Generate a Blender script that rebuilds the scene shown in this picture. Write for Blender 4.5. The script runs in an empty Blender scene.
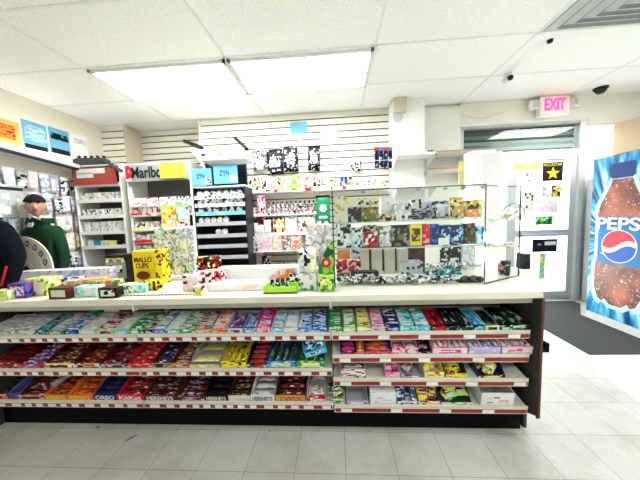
import bpy, bmesh, math, random
import numpy as np
from mathutils import Vector, Matrix, Euler
random.seed(7)
S = bpy.context.scene
COL = S.collection
# ------------------------------------------------------------------ camera
YAW, PITCH, ROLL, FPX, CAMZ = -0.06311825, -0.08824422, -0.03816789, 259.576, 1.5115
cy_, sy_, cp_, sp_, cr_, sr_ = math.cos(YAW), math.sin(YAW), math.cos(PITCH), math.sin(PITCH), math.cos(ROLL), math.sin(ROLL)
FW = Vector((sy_*cp_, cy_*cp_, sp_)); R0 = Vector((cy_, -sy_, 0)); U0 = R0.cross(FW)
RT = cr_*R0 + sr_*U0; UP = -sr_*R0 + cr_*U0
cam = bpy.data.cameras.new('camera'); camo = bpy.data.objects.new('camera', cam); COL.objects.link(camo)
cam.sensor_width = 36; cam.lens = 36*FPX/640; cam.clip_start = .02
camo.matrix_world = Matrix(((RT.x, UP.x, -FW.x, 0), (RT.y, UP.y, -FW.y, 0), (RT.z, UP.z, -FW.z, CAMZ), (0, 0, 0, 1)))
S.camera = camo
S.view_settings.view_transform = 'Standard'; S.view_settings.look = 'None'
S.view_settings.gamma = 1; S.view_settings.use_curve_mapping = False
S.view_settings.exposure = 1.55
w = bpy.data.worlds.new('world'); S.world = w; w.use_nodes = True
w.node_tree.nodes['Background'].inputs[0].default_value = (.96, .98, 1, 1)
w.node_tree.nodes['Background'].inputs[1].default_value = 3.0
LAMP = 11.5      # emission strength of the ceiling light diffusers

# the point of the world seen at photo pixel (u, v) on the plane y=Y, x=X or z=Z
def ray(u, v): return FW + RT*((u-320)/FPX) + UP*((240-v)/FPX)
def aty(u, v, Y): d = ray(u, v); t = Y/d.y; return Vector((d.x*t, Y, CAMZ+d.z*t))
def atx(u, v, X): d = ray(u, v); t = X/d.x; return Vector((X, d.y*t, CAMZ+d.z*t))
def atz(u, v, Z): d = ray(u, v); t = (Z-CAMZ)/d.z; return Vector((d.x*t, d.y*t, Z))

# ------------------------------------------------------------------ materials
MATS = {}
def mat(name, c, rough=.5, metal=0, emit=None, estr=1, bump=None, spec=.3):
    if name in MATS: return MATS[name]
    m = bpy.data.materials.new(name); m.use_nodes = True; nt = m.node_tree
    b = nt.nodes['Principled BSDF']
    b.inputs['Base Color'].default_value = (*c, 1); b.inputs['Roughness'].default_value = rough
    b.inputs['Metallic'].default_value = metal; b.inputs['Specular IOR Level'].default_value = spec
    if emit: b.inputs['Emission Color'].default_value = (*emit, 1); b.inputs['Emission Strength'].default_value = estr
    # faint procedural tone variation on every surface
    tc = nt.nodes.new('ShaderNodeTexCoord'); n = nt.nodes.new('ShaderNodeTexNoise'); n.inputs['Scale'].default_value = 6 if not bump else bump[0]
    nt.links.new(tc.outputs['Object'], n.inputs['Vector'])
    mx = nt.nodes.new('ShaderNodeMix'); mx.data_type = 'RGBA'
    mx.inputs['A'].default_value = (*[x*.93 for x in c], 1); mx.inputs['B'].default_value = (*[min(1, x*1.05) for x in c], 1)
    nt.links.new(n.outputs['Fac'], mx.inputs['Factor']); nt.links.new(mx.outputs['Result'], b.inputs['Base Color'])
    if bump:
        bp = nt.nodes.new('ShaderNodeBump'); bp.inputs['Strength'].default_value = bump[1]; bp.inputs['Distance'].default_value = bump[2] if len(bump) > 2 else .01
        nt.links.new(n.outputs['Fac'], bp.inputs['Height']); nt.links.new(bp.outputs['Normal'], b.inputs['Normal'])
    MATS[name] = m; return m
PAL = dict(white=(.80,.80,.79), cream=(.74,.69,.55), black=(.004,.004,.005), dark=(.014,.014,.017), grey=(.35,.36,.37), lgrey=(.50,.52,.53),
  red=(.62,.015,.02), maroon=(.11,.008,.012), brown=(.10,.03,.015), tan=(.55,.32,.13), orange=(.85,.2,.03), yellow=(.85,.68,.03), lemon=(.85,.82,.25),
  green=(.03,.3,.07), dgreen=(.01,.09,.035), lime=(.4,.7,.08), mint=(.45,.8,.6), teal=(.02,.35,.38), aqua=(.1,.6,.7), cyan=(.12,.55,.8), blue=(.03,.16,.6),
  navy=(.01,.02,.12), purple=(.2,.04,.3), lav=(.5,.42,.75), magenta=(.65,.03,.3), pink=(.85,.35,.5), lpink=(.88,.62,.65), gold=(.6,.4,.08), olive=(.16,.17,.05),
  lblue=(.45,.68,.85), silver=(.55,.56,.58))
def pm(c, rough=.45): return mat('plastic '+c, PAL[c], rough)
def busy(cols, scale=30, seed=0, rough=.35, stretch=(1,1,1), thr=.50):
    """printed wrapper: blotches of the given colours"""
    name = 'printed '+'_'.join(cols)+f' {scale}{stretch}{thr}'
    if name in MATS: return MATS[name]
    m = bpy.data.materials.new(name); m.use_nodes = True; nt = m.node_tree; b = nt.nodes['Principled BSDF']
    b.inputs['Roughness'].default_value = rough; b.inputs['Specular IOR Level'].default_value = .18
    tc = nt.nodes.new('ShaderNodeTexCoord'); oi = nt.nodes.new('ShaderNodeObjectInfo'); mp = nt.nodes.new('ShaderNodeVectorMath'); mp.operation = 'MULTIPLY_ADD'
    mul = nt.nodes.new('ShaderNodeMath'); mul.operation = 'MULTIPLY'; mul.inputs[1].default_value = 50
    nt.links.new(oi.outputs['Random'], mul.inputs[0]); mp.inputs[1].default_value = stretch
    nt.links.new(tc.outputs['Object'], mp.inputs[0]); nt.links.new(mul.outputs[0], mp.inputs[2])
    n = nt.nodes.new('ShaderNodeTexVoronoi'); n.distance = 'CHEBYCHEV'; n.inputs['Scale'].default_value = scale*1.7; n.inputs['Randomness'].default_value = .75
    nt.links.new(mp.outputs[0], n.inputs['Vector'])
    r = nt.nodes.new('ShaderNodeValToRGB'); r.color_ramp.interpolation = 'CONSTANT'
    k = len(cols); stops = [0] + [thr*.92 + (i-1)*(1-thr*.92)/max(1, k-1) for i in range(1, k)]
    el = r.color_ramp.elements
    el[0].position = 0; el[0].color = (*PAL[cols[0]], 1); el[1].position = stops[1]; el[1].color = (*PAL[cols[1]], 1)
    for i in range(2, k): e = el.new(stops[i]); e.color = (*PAL[cols[i]], 1)
    sx_ = nt.nodes.new('ShaderNodeSeparateXYZ'); nt.links.new(n.outputs['Color'], sx_.inputs[0])
    nt.links.new(sx_.outputs[0], r.inputs[0]); nt.links.new(r.outputs[0], b.inputs['Base Color'])
    MATS[name] = m; return m
def glass(name, tint=(.93,.98,.96), a=.10):
    if name in MATS: return MATS[name]
    m = bpy.data.materials.new(name); m.use_nodes = True; nt = m.node_tree; nt.nodes.clear()
    o = nt.nodes.new('ShaderNodeOutputMaterial'); t = nt.nodes.new('ShaderNodeBsdfTransparent'); g = nt.nodes.new('ShaderNodeBsdfGlossy'); mx = nt.nodes.new('ShaderNodeMixShader')
    t.inputs[0].default_value = (*tint, 1); g.inputs['Roughness'].default_value = .04; g.inputs['Color'].default_value = (1,1,1,1)
    mx.inputs[0].default_value = a if 'case' in name or 'acrylic' in name else .035
    nt.links.new(t.outputs[0], mx.inputs[1]); nt.links.new(g.outputs[0], mx.inputs[2]); nt.links.new(mx.outputs[0], o.inputs[0])
    MATS[name] = m; return m

# ------------------------------------------------------------------ mesh helpers
def bx(bm, c, s, rz=0, M=None, mi=0):
    r = bmesh.ops.create_cube(bm, size=1)
    T = Matrix.Translation(c) @ Matrix.Rotation(rz, 4, 'Z') @ Matrix.Diagonal((*s, 1))
    if M is not None: T = M @ T
    bmesh.ops.transform(bm, matrix=T, verts=r['verts'])
    if mi:
        for v in r['verts']:
            for f in v.link_faces: f.material_index = mi
    return r['verts']
def bxx(bm, x0, x1, y0, y1, z0, z1, mi=0): return bx(bm, ((x0+x1)/2, (y0+y1)/2, (z0+z1)/2), (abs(x1-x0), abs(y1-y0), abs(z1-z0)), mi=mi)
def cyl(bm, a, b, r1, r2=None, seg=12, mi=0):
    a = Vector(a); b = Vector(b); d = b-a; r2 = r1 if r2 is None else r2
    res = bmesh.ops.create_cone(bm, cap_ends=True, segments=seg, radius1=r1, radius2=r2, depth=d.length)
    q = d.to_track_quat('Z', 'Y').to_matrix().to_4x4()
    bmesh.ops.transform(bm, matrix=Matrix.Translation((a+b)/2) @ q, verts=res['verts'])
    for v in res['verts']:
        for f in v.link_faces: f.material_index = mi
    return res['verts']
def lathe(bm, prof, seg=16, M=None):
    rings = []
    for r, z in prof:
        rings.append([bm.verts.new((r*math.cos(2*math.pi*i/seg), r*math.sin(2*math.pi*i/seg), z)) for i in range(seg)])
    for a, b in zip(rings, rings[1:]):
        for i in range(seg): bm.faces.new((a[i], a[(i+1) % seg], b[(i+1) % seg], b[i]))
    bm.faces.new(rings[0][::-1]); bm.faces.new(rings[-1])
    if M is not None: bmesh.ops.transform(bm, matrix=M, verts=[v for r in rings for v in r])
def obj(name, bm, m, parent=None, loc=None, rot=None, smooth=False, bevel=0):
    me = bpy.data.meshes.new(name); bmesh.ops.recalc_face_normals(bm, faces=bm.faces); bm.to_mesh(me); bm.free()
    o = bpy.data.objects.new(name, me); COL.objects.link(o)
    for x in (m if isinstance(m, (list, tuple)) else [m]): me.materials.append(x)
    if parent: o.parent = parent
    if loc is not None: o.location = loc
    if rot is not None: o.rotation_euler = rot
    if smooth: me.polygons.foreach_set('use_smooth', [True]*len(me.polygons))
    if bevel: b = o.modifiers.new('bevel', 'BEVEL'); b.width = bevel; b.segments = 2
    return o
def tag(o, label, cat, group=None, kind=None):
    o['label'] = label; o['category'] = cat
    if group: o['group'] = group
    if kind: o['kind'] = kind
    return o
def struct(name, bm, m, **k): o = obj(name, bm, m, **k); o['kind'] = 'structure'; return o
def thing(name, label, cat, loc=(0,0,0), rot=(0,0,0), group=None):
    o = bpy.data.objects.new(name, None); COL.objects.link(o); o.location = loc; o.rotation_euler = rot; o.empty_display_size = .05
    return tag(o, label, cat, group)
def copy_tree(o, loc=None, rot=None, label=None, parent=None):
    c = o.copy(); COL.objects.link(c)
    if parent: c.parent = parent
    if loc is not None: c.location = loc
    if rot is not None: c.rotation_euler = rot
    if label: c['label'] = label
    for ch in list(o.children): copy_tree(ch, parent=c)
    return c
def BM(): return bmesh.new()
def boxobj(name, x0, x1, y0, y1, z0, z1, m, parent=None, bevel=0):
    """box whose origin is its base centre"""
    c = Vector(((x0+x1)/2, (y0+y1)/2, z0)); bm = BM(); bx(bm, (0, 0, (z1-z0)/2), (abs(x1-x0), abs(y1-y0), abs(z1-z0)))
    return obj(name, bm, m, parent, c, bevel=bevel)
def text(name, s, size, loc, rot, m, parent=None, depth=.0015, bold=0, sx=1, align='CENTER', fit=None):
    cu = bpy.data.curves.new(name, 'FONT'); cu.body = s; cu.size = size; cu.extrude = depth; cu.align_x = align; cu.align_y = 'CENTER'; cu.offset = bold
    t = bpy.data.objects.new(name, cu); COL.objects.link(t); bpy.context.view_layer.update()
    me = bpy.data.meshes.new_from_object(t.evaluated_get(bpy.context.evaluated_depsgraph_get())); me.name = name
    bpy.data.objects.remove(t); bpy.data.curves.remove(cu)
    if fit:
        xs = [v.co.x for v in me.vertices]; ys = [v.co.y for v in me.vertices]
        kx = fit[0]/(max(xs)-min(xs)); ky = fit[1]/(max(ys)-min(ys)); mx_ = (max(xs)+min(xs))/2; my = (max(ys)+min(ys))/2
        for v in me.vertices: v.co.x = (v.co.x-mx_)*kx; v.co.y = (v.co.y-my)*ky
    elif sx != 1:
        for v in me.vertices: v.co.x *= sx
    o = bpy.data.objects.new(name, me); COL.objects.link(o); me.materials.clear(); me.materials.append(m)
    o.location = loc; o.rotation_euler = rot
    if parent: o.parent = parent
    return o
FRONT = (math.pi/2, 0, 0)            # text/card facing -y
FACEX = (math.pi/2, 0, -math.pi/2)   # facing -x
FACEXP = (math.pi/2, 0, math.pi/2)   # facing +x
def poly(bm, pts, th, axis='y'):
    """extruded outline; pts in (a, b): axis y -> (x,z), axis x -> (y,z), axis z -> (x,y)"""
    f = {'y': lambda p, d: (p[0], d, p[1]), 'x': lambda p, d: (d, p[0], p[1]), 'z': lambda p, d: (p[0], p[1], d)}[axis]
    a = [bm.verts.new(f(p, 0)) for p in pts]; b = [bm.verts.new(f(p, th)) for p in pts]; n = len(pts)
    bm.faces.new(a); bm.faces.new(b[::-1])
    for i in range(n): bm.faces.new((a[i], b[i], b[(i+1) % n], a[(i+1) % n]))
def pillow_bm(w, h, t, nx=8, ny=6, crimp=.12, axis='x'):
    """sealed pouch lying in its own x(w) - z(h) plane, bulging in y by t; crimped at both ends along `axis`"""
    bm = BM(); g = {}
    for side in (-1, 1):
        for i in range(nx+1):
            for j in range(ny+1):
                a = i/nx*2-1; b = j/ny*2-1
                e = a if axis == 'x' else b; q = b if axis == 'x' else a
                k = 0 if abs(e) > 1-crimp else (1-(abs(e)/(1-crimp))**4)
                y = side*t/2*(max(k, 0)**.5)*(1-q**6)**.5 if abs(q) < 1 else 0
                zig = .0
                g[side, i, j] = bm.verts.new((a*w/2, y + side*.0006, b*h/2))
    for side in (-1, 1):
        for i in range(nx):
            for j in range(ny): bm.faces.new((g[side,i,j], g[side,i+1,j], g[side,i+1,j+1], g[side,i,j+1]))
    for i in range(nx):
        for j in (0, ny): bm.faces.new((g[-1,i,j], g[-1,i+1,j], g[1,i+1,j], g[1,i,j]))
    for j in range(ny):
        for i in (0, nx): bm.faces.new((g[-1,i,j], g[-1,i,j+1], g[1,i,j+1], g[1,i,j]))
    return bm
MESH = {}
def shared(key, builder, mats, smooth=False):
    if key not in MESH:
        bm = builder(); me = bpy.data.meshes.new(str(key[0])); bmesh.ops.recalc_face_normals(bm, faces=bm.faces); bm.to_mesh(me); bm.free()
        for x in mats: me.materials.append(x)
        if smooth: me.polygons.foreach_set('use_smooth', [True]*len(me.polygons))
        MESH[key] = me
    return MESH[key]
def inst(name, me, loc, rot=(0,0,0), parent=None):
    o = bpy.data.objects.new(name, me); COL.objects.link(o); o.location = loc; o.rotation_euler = rot
    if parent: o.parent = parent
    return o
def rbox_bm(w, d, h, bev=.002):
    bm = BM(); bx(bm, (0, 0, h/2), (w, d, h)); bmesh.ops.bevel(bm, geom=bm.edges[:], offset=bev, segments=1, affect='EDGES'); return bm

def tube(name, pts, r, m):
    bm = BM()
    P_ = []
    n = len(pts)
    for k in range(17):
        f = k/16*(n-1); i = min(int(f), n-2); u = f-i
        p0, p1, p2, p3 = pts[max(i-1,0)], pts[i], pts[i+1], pts[min(i+2,n-1)]
        P_.append(.5*((2*p1)+(p2-p0)*u+(2*p0-5*p1+4*p2-p3)*u*u+(3*p1-p0-3*p2+p3)*u**3))
    for a, b in zip(P_, P_[1:]): cyl(bm, a, b, r, seg=8)
    o = obj(name, bm, m); return o
# ================================================================== THE ROOM
CEIL = 2.84
floor_m = bpy.data.materials.new('vinyl floor tiles'); floor_m.use_nodes = True
nt = floor_m.node_tree; b = nt.nodes['Principled BSDF']; b.inputs['Roughness'].default_value = .42
tc = nt.nodes.new('ShaderNodeTexCoord'); mp = nt.nodes.new('ShaderNodeMapping'); mp.inputs['Location'].default_value = (-.0115, -1.4017, 0)
br = nt.nodes.new('ShaderNodeTexBrick'); br.offset = 0; br.inputs['Scale'].default_value = 1; br.inputs['Brick Width'].default_value = .3048; br.inputs['Row Height'].default_value = .3048
br.inputs['Mortar Size'].default_value = .0022; br.inputs['Mortar Smooth'].default_value = .2; br.inputs['Color1'].default_value = (.50,.495,.45,1); br.inputs['Color2'].default_value = (.54,.535,.49,1); br.inputs['Mortar'].default_value = (.27,.26,.23,1)
nt.links.new(tc.outputs['Object'], mp.inputs[0]); nt.links.new(mp.outputs[0], br.inputs[0])
n1 = nt.nodes.new('ShaderNodeTexNoise'); n1.inputs['Scale'].default_value = 2.2; n1.inputs['Detail'].default_value = 8; n1.inputs['Roughness'].default_value = .7
n2 = nt.nodes.new('ShaderNodeTexNoise'); n2.inputs['Scale'].default_value = 120
rp = nt.nodes.new('ShaderNodeValToRGB'); rp.color_ramp.elements[0].position = .32; rp.color_ramp.elements[0].color = (.74,.72,.68,1); rp.color_ramp.elements[1].position = .55; rp.color_ramp.elements[1].color = (1,1,1,1)
rp2 = nt.nodes.new('ShaderNodeValToRGB'); rp2.color_ramp.elements[0].position = .35; rp2.color_ramp.elements[0].color = (.86,.86,.84,1); rp2.color_ramp.elements[1].position = .6; rp2.color_ramp.elements[1].color = (1,1,1,1)
nt.links.new(tc.outputs['Object'], n1.inputs[0]); nt.links.new(tc.outputs['Object'], n2.inputs[0]); nt.links.new(n1.outputs['Fac'], rp.inputs[0]); nt.links.new(n2.outputs['Fac'], rp2.inputs[0])
m1 = nt.nodes.new('ShaderNodeMix'); m1.data_type = 'RGBA'; m1.blend_type = 'MULTIPLY'; m1.inputs['Factor'].default_value = 1
m2 = nt.nodes.new('ShaderNodeMix'); m2.data_type = 'RGBA'; m2.blend_type = 'MULTIPLY'; m2.inputs['Factor'].default_value = 1
nt.links.new(br.outputs['Color'], m1.inputs['A']); nt.links.new(rp.outputs[0], m1.inputs['B']); nt.links.new(m1.outputs['Result'], m2.inputs['A']); nt.links.new(rp2.outputs[0], m2.inputs['B']); nt.links.new(m2.outputs['Result'], b.inputs['Base Color'])
bm = BM(); bxx(bm, -3.3, 4.4, -2.2, 4.6, -.06, 0); struct('floor', bm, floor_m)
# cream coloured tile strip along the cooler side
bm = BM(); poly(bm, [(2.40,2.70),(4.2,2.70),(4.2,-2),(2.15,-2),(2.15,1.2)], .0015, 'z'); struct('trim_1', bm, mat('cream floor tiles', (.74,.70,.55), .4))
# outside pavement seen through the door glass
bm = BM(); bxx(bm, 1.5, 5.5, 4.6, 8.5, -.08, -.02); struct('trim_2', bm, mat('pale concrete', (.75,.76,.75), .8, bump=(20,.2)))
# ceiling: speckled tiles
cm = bpy.data.materials.new('speckled ceiling tile'); cm.use_nodes = True; nt = cm.node_tree; b = nt.nodes['Principled BSDF']; b.inputs['Roughness'].default_value = .9
tc = nt.nodes.new('ShaderNodeTexCoord'); n1 = nt.nodes.new('ShaderNodeTexNoise'); n1.inputs['Scale'].default_value = 75; n1.inputs['Detail'].default_value = 3
rp = nt.nodes.new('ShaderNodeValToRGB'); rp.color_ramp.elements[0].position = .38; rp.color_ramp.elements[0].color = (.80,.80,.79,1); rp.color_ramp.elements[1].position = .5; rp.color_ramp.elements[1].color = (.90,.90,.89,1)
bp = nt.nodes.new('ShaderNodeBump'); bp.inputs['Strength'].default_value = .35; bp.inputs['Distance'].default_value = .006
nt.links.new(tc.outputs['Object'], n1.inputs[0]); nt.links.new(n1.outputs['Fac'], rp.inputs[0]); nt.links.new(rp.outputs[0], b.inputs['Base Color']); nt.links.new(n1.outputs['Fac'], bp.inputs['Height']); nt.links.new(bp.outputs[0], b.inputs['Normal'])
bm = BM(); bxx(bm, -3.3, 4.4, -2.2, 4.6, CEIL, CEIL+.06); struct('ceiling', bm, cm)
GX, GY = -2.0798, 2.1951
bm = BM()
for k in range(-1, 6): bxx(bm, GX+1.2192*k-.009, GX+1.2192*k+.009, -2.2, 3.43, CEIL-.004, CEIL+.001)
for k in range(-7, 3): bxx(bm, -3.12, 4.2, GY+.6096*k-.009, GY+.6096*k+.009, CEIL-.004, CEIL+.001)
struct('trim_3', bm, mat('ceiling grid metal', (.80,.80,.79), .5))
wallc = mat('cream painted wall', (.78,.73,.62), .7); wallw = mat('white painted wall', (.82,.82,.79), .7)
bm = BM(); bxx(bm, -3.24, -3.12, -2.2, 4.6, 0, CEIL); struct('wall_left', bm, wallc)
bm = BM(); bxx(bm, -3.24, 4.32, -2.3, -2.2, 0, CEIL); struct('wall_rear', bm, wallw)
bm = BM(); bxx(bm, 4.2, 4.32, -2.2, 4.6, 0, CEIL); struct('wall_right', bm, wallw)
# slat wall behind the counter: real grooves
def slat_bm(x0, x1, z0, z1, th=.02, pitch=.083, g=.015):
    bm = BM(); bxx(bm, x0, x1, .012, th+.01, z0, z1, mi=1); z = z1
    while z > z0+.01:
        a = max(z-pitch+g, z0); bxx(bm, x0, x1, 0, .012, a, z); z -= pitch
    return bm
slat_f = mat('cream slat board', (.83,.79,.67), .45); slat_g = mat('slat groove', (.05,.04,.025), .9)
bm = BM(); bxx(bm, -1.75, 1.60, 3.47, 3.57, 0, CEIL); struct('wall_back', bm, wallw)
struct('wall_slat', slat_bm(-1.73, .72, .85, CEIL-.004), [slat_f, slat_g], loc=(0, 3.435, 0))
bm = BM(); bxx(bm, -1.76, -1.73, 3.42, 3.72, 0, CEIL); struct('trim_4', bm, wallc)
struct('wall_recess', slat_bm(-2.78, -1.76, .9, CEIL-.004), [slat_f, slat_g], loc=(0, 3.72, 0))
bm = BM(); bxx(bm, -3.12, -1.76, 3.9, 4.0, 0, CEIL); struct('wall_recess_back', bm, wallc)
bm = BM(); bxx(bm, -3.12, -2.78, 3.462, 3.9, 0, CEIL); bxx(bm, -2.8, -2.78, 3.43, 3.4625, 0, CEIL); struct('wall_pier', bm, mat('tan painted pier', (.60,.53,.40), .7))
struct('wall_pier_slats', slat_bm(-3.12, -2.80, .9, CEIL-.004), [slat_f, slat_g], loc=(0, 3.43, 0))
# white pillars
bm = BM(); bxx(bm, .70, 1.07, 3.20, 3.43, 0, CEIL); struct('wall_pillar', bm, wallw, bevel=.004)
bm = BM(); bxx(bm, 1.07, 1.575, 3.43, 3.50, 0, CEIL-.03); bxx(bm, 1.52, 1.575, 3.5, 4.42, 0, CEIL); struct('wall_pillar_2', bm, mat('off white wall panel', (.76,.74,.68), .7))
# header beam over the entry
bm = BM(); bxx(bm, 1.575, 3.09, 3.43, 3.50, 2.585, CEIL); bxx(bm, 3.09, 4.2, 3.43, 3.50, 2.50, CEIL); struct('wall_header', bm, mat('cream header', (.74,.71,.62), .7))
# door wall
DY = 4.4
bm = BM(); bxx(bm, 3.90, 4.2, DY, DY+.1, 0, CEIL); bxx(bm, 1.575, 2.0, DY, DY+.1, 0, CEIL); struct('wall_front', bm, mat('bright white wall', (.88,.88,.86), .6))
alu = mat('brushed aluminium', (.62,.63,.63), .35, .6)
bm = BM(); bxx(bm, 3.80, 3.90, DY-.05, DY+.07, 0, CEIL); bxx(bm, 2.0, 3.80, DY-.04, DY+.06, 2.36, 2.42); bxx(bm, 2.0, 3.8, DY-.04, DY+.06, 2.80, CEIL); bxx(bm, 2.0, 2.06, DY-.04, DY+.06, 0, 2.8); bxx(bm, 2.74, 2.80, DY-.04, DY+.06, 0, 2.36)
bxx(bm, 2.06, 2.74, DY-.02, DY+.05, .92, 1.0)
struct('trim_5', bm, alu, bevel=.004)
# transom window; toned slats added to imitate streaks reflected in the pane
bm = BM(); bxx(bm, 2.06, 3.8, DY, DY+.01, 2.42, 2.80); win = struct('window_1', bm, glass('pane glass'))
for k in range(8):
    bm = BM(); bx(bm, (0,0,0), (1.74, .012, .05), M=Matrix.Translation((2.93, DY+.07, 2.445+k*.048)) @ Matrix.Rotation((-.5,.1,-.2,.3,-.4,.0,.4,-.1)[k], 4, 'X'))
    obj('streak_slat', bm, mat('reflection streak tone '+str((0,2,1,2,0,1,0,0)[k]), [(.02,.024,.022),(.10,.11,.105),(.30,.32,.31)][(0,2,1,2,0,1,0,0)[k]], .3), win)
bm = BM(); bxx(bm, 2.06, 2.74, DY, DY+.01, .02, 2.36); struct('window_2', bm, glass('pane glass'))
# door leaf
dr = bpy.data.objects.new('door_1', None); COL.objects.link(dr); dr.location = (3.3, DY, 0); dr['kind'] = 'structure'
bm = BM()
for x0, x1, z0, z1 in ((-.49,-.40,.01,2.34),(.40,.49,.01,2.34),(-.40,.40,2.25,2.34),(-.40,.40,.01,.16),(-.40,.40,1.06,1.17)): bxx(bm, x0, x1, -.02, .03, z0, z1)
obj('door_frame', bm, alu, dr, bevel=.003)
bm = BM(); bxx(bm, -.4, .4, 0, .008, .16, 1.06); bxx(bm, -.4, .4, 0, .008, 1.17, 2.25); obj('door_glass', bm, glass('pane glass'), dr)
bm = BM(); bxx(bm, -.35, .38, -.07, -.045, 1.08, 1.11); bxx(bm, -.35, -.32, -.07, -.02, 1.08, 1.11); bxx(bm, .35, .38, -.07, -.02, 1.08, 1.11); obj('push_bar', bm, alu, dr, bevel=.004)
bm = BM(); bxx(bm, .05, .33, -.075, -.02, 2.27, 2.32); cyl(bm, (.1,-.06,2.32), (-.2,-.16,2.36), .008); obj('door_closer', bm, pm('silver'), dr, bevel=.004)
# ceiling lights
def ceiling_light(cx, cy, label, col, st, band):
    t = thing('ceiling_light', label, 'ceiling light', (cx, cy, CEIL-.03), group='fluorescent ceiling panels')
    bm = BM(); W, D = 1.197, .587
    for s in (-1, 1): bxx(bm, -W/2, W/2, s*(D/2-.012)-.012, s*(D/2-.012)+.012, 0, .026); bxx(bm, s*(W/2-.012)-.012, s*(W/2-.012)+.012, -D/2, D/2, 0, .026)
    obj('light_frame', bm, mat('light trim', (.75,.75,.72), .4), t)
    m = bpy.data.materials.new('diffuser '+label[:12]); m.use_nodes = True; nt = m.node_tree; b = nt.nodes['Principled BSDF']; b.inputs['Base Color'].default_value = (.8,.8,.8,1)
    tc = nt.nodes.new('ShaderNodeTexCoord'); wv = nt.nodes.new('ShaderNodeTexWave'); wv.bands_direction = 'Y'; wv.inputs['Scale'].default_value = 1.6; wv.inputs['Phase Offset'].default_value = .9
    rp = nt.nodes.new('ShaderNodeValToRGB'); rp.color_ramp.elements[0].color = (*[c*(1-band) for c in col], 1); rp.color_ramp.elements[1].color = (*col, 1)
    nt.links.new(tc.outputs['Object'], wv.inputs[0]); nt.links.new(wv.outputs['Fac'], rp.inputs[0]); nt.links.new(rp.outputs[0], b.inputs['Emission Color']); b.inputs['Emission Strength'].default_value = st
    bm = BM(); bxx(bm, -W/2+.02, W/2-.02, -D/2+.02, D/2-.02, .006, .014); obj('diffuser', bm, m, t)
    return t
ceiling_light(GX+.6096, GY+.3048, 'fluorescent ceiling panel, the warmer one on the left above the cigarette racks', (.97,1,.95), LAMP, .25)
ceiling_light(GX+.6096*3, GY+.3048, 'fluorescent ceiling panel with bluish bands, right of the warmer one', (.86,.95,1.0), LAMP, .35)
for cx_, cy_, lb, st_ in ((-.86, -.5, 'front left', 3), (1.58, -.5, 'front right', 7), (3.40, 1.28, 'cooler aisle', 20), (3.40, 3.96, 'doorway', 5)):  # unseen panels for room light; doorway one added to brighten the door wall
    ceiling_light(cx_, cy_, 'fluorescent ceiling panel over the '+lb+' floor', (.95,.99,1.0), st_, .2)

# ================================================================== COUNTER WITH CANDY SHELVES
X_L, X_M1, X_M2, X_R = -2.66, -1.44, -.055, 1.255
YF = 1.70
beige = mat('beige laminate', (.74,.70,.58), .4); shelfm = mat('cream shelf metal', (.70,.68,.60), .4)
innerm = mat('dark fixture back panel', (.045,.042,.036), .7); redstrip = mat('dark red price strip', (.30,.025,.02), .35); tagm = mat('white price tag', (.85,.84,.80), .5)  # dark panel, deepened in tone for the shade inside the shelves
blk = mat('black kick board', (.003,.003,.003), .6, spec=.08); brownedge = mat('brown edge trim', (.085,.025,.016), .6)
ct = thing('shop_counter', 'long beige shop counter with lit open candy shelves on black kick board', 'counter', (0, 1.67, 0))
def cobj(name, bm, m, **k): bmesh.ops.translate(bm, vec=(0,-1.67,0), verts=bm.verts); return obj(name, bm, m, ct, **k)
bm = BM(); poly(bm, [(X_L,1.67),(1.285,1.67),(1.285,2.0),(1.58,2.2),(1.58,2.66),(-2.3,2.66),(-2.3,2.12),(X_L,2.12)], .045, 'z'); bmesh.ops.translate(bm, vec=(0,0,.95), verts=bm.verts); cobj('countertop', bm, beige, bevel=.004)
bm = BM(); bxx(bm, X_L, X_R, 2.06, 2.10, .12, .95); cobj('back_panel', bm, innerm)
bm = BM(); bxx(bm, -2.28, 1.48, 2.56, 2.60, 0, .95); cobj('clerk_side_panel', bm, beige)
bm = BM(); bxx(bm, X_L, X_R-.03, 1.75, 2.10, 0, .12); cobj('kick_board', bm, blk)
bm = BM(); bxx(bm, X_L, X_L+.02, 1.68, 2.10, 0, .95); cobj('end_panel', bm, innerm)
bm = BM(); poly(bm, [(1.655,.95),(1.66,.17),(1.76,.12),(1.76,.0),(2.1,0),(2.1,.95)], .02, 'x'); bmesh.ops.translate(bm, vec=(X_R,0,0), verts=bm.verts); cobj('end_panel', bm, innerm)
bm = BM(); poly(bm, [(1.645,.955),(1.648,.16),(1.664,.15),(1.664,.955)], .016, 'x'); bmesh.ops.translate(bm, vec=(X_R+.004,0,0), verts=bm.verts); cobj('edge_trim', bm, brownedge)
bm = BM()
for x in (X_M1, X_M2): bxx(bm, x-.012, x+.012, 2.03, 2.06, .12, .95); bxx(bm, x-.006, x+.006, 1.69, 1.74, .9, .95)
cobj('upright', bm, shelfm)
bm = BM(); bxx(bm, X_L, X_R, 1.72, 1.76, .905, .95); cobj('top_rail', bm, mat('shaded beige rail', (.45,.43,.36), .5))  # rail colour darkened to paint in the shade under the countertop
bm = BM(); bxx(bm, X_R+.02, X_R+.07, 1.66, 1.70, .60, .63); bxx(bm, X_R+.05, X_R+.07, 1.66, 1.70, .60, .66); cobj('hook', bm, blk)
TILT = .17
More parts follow.
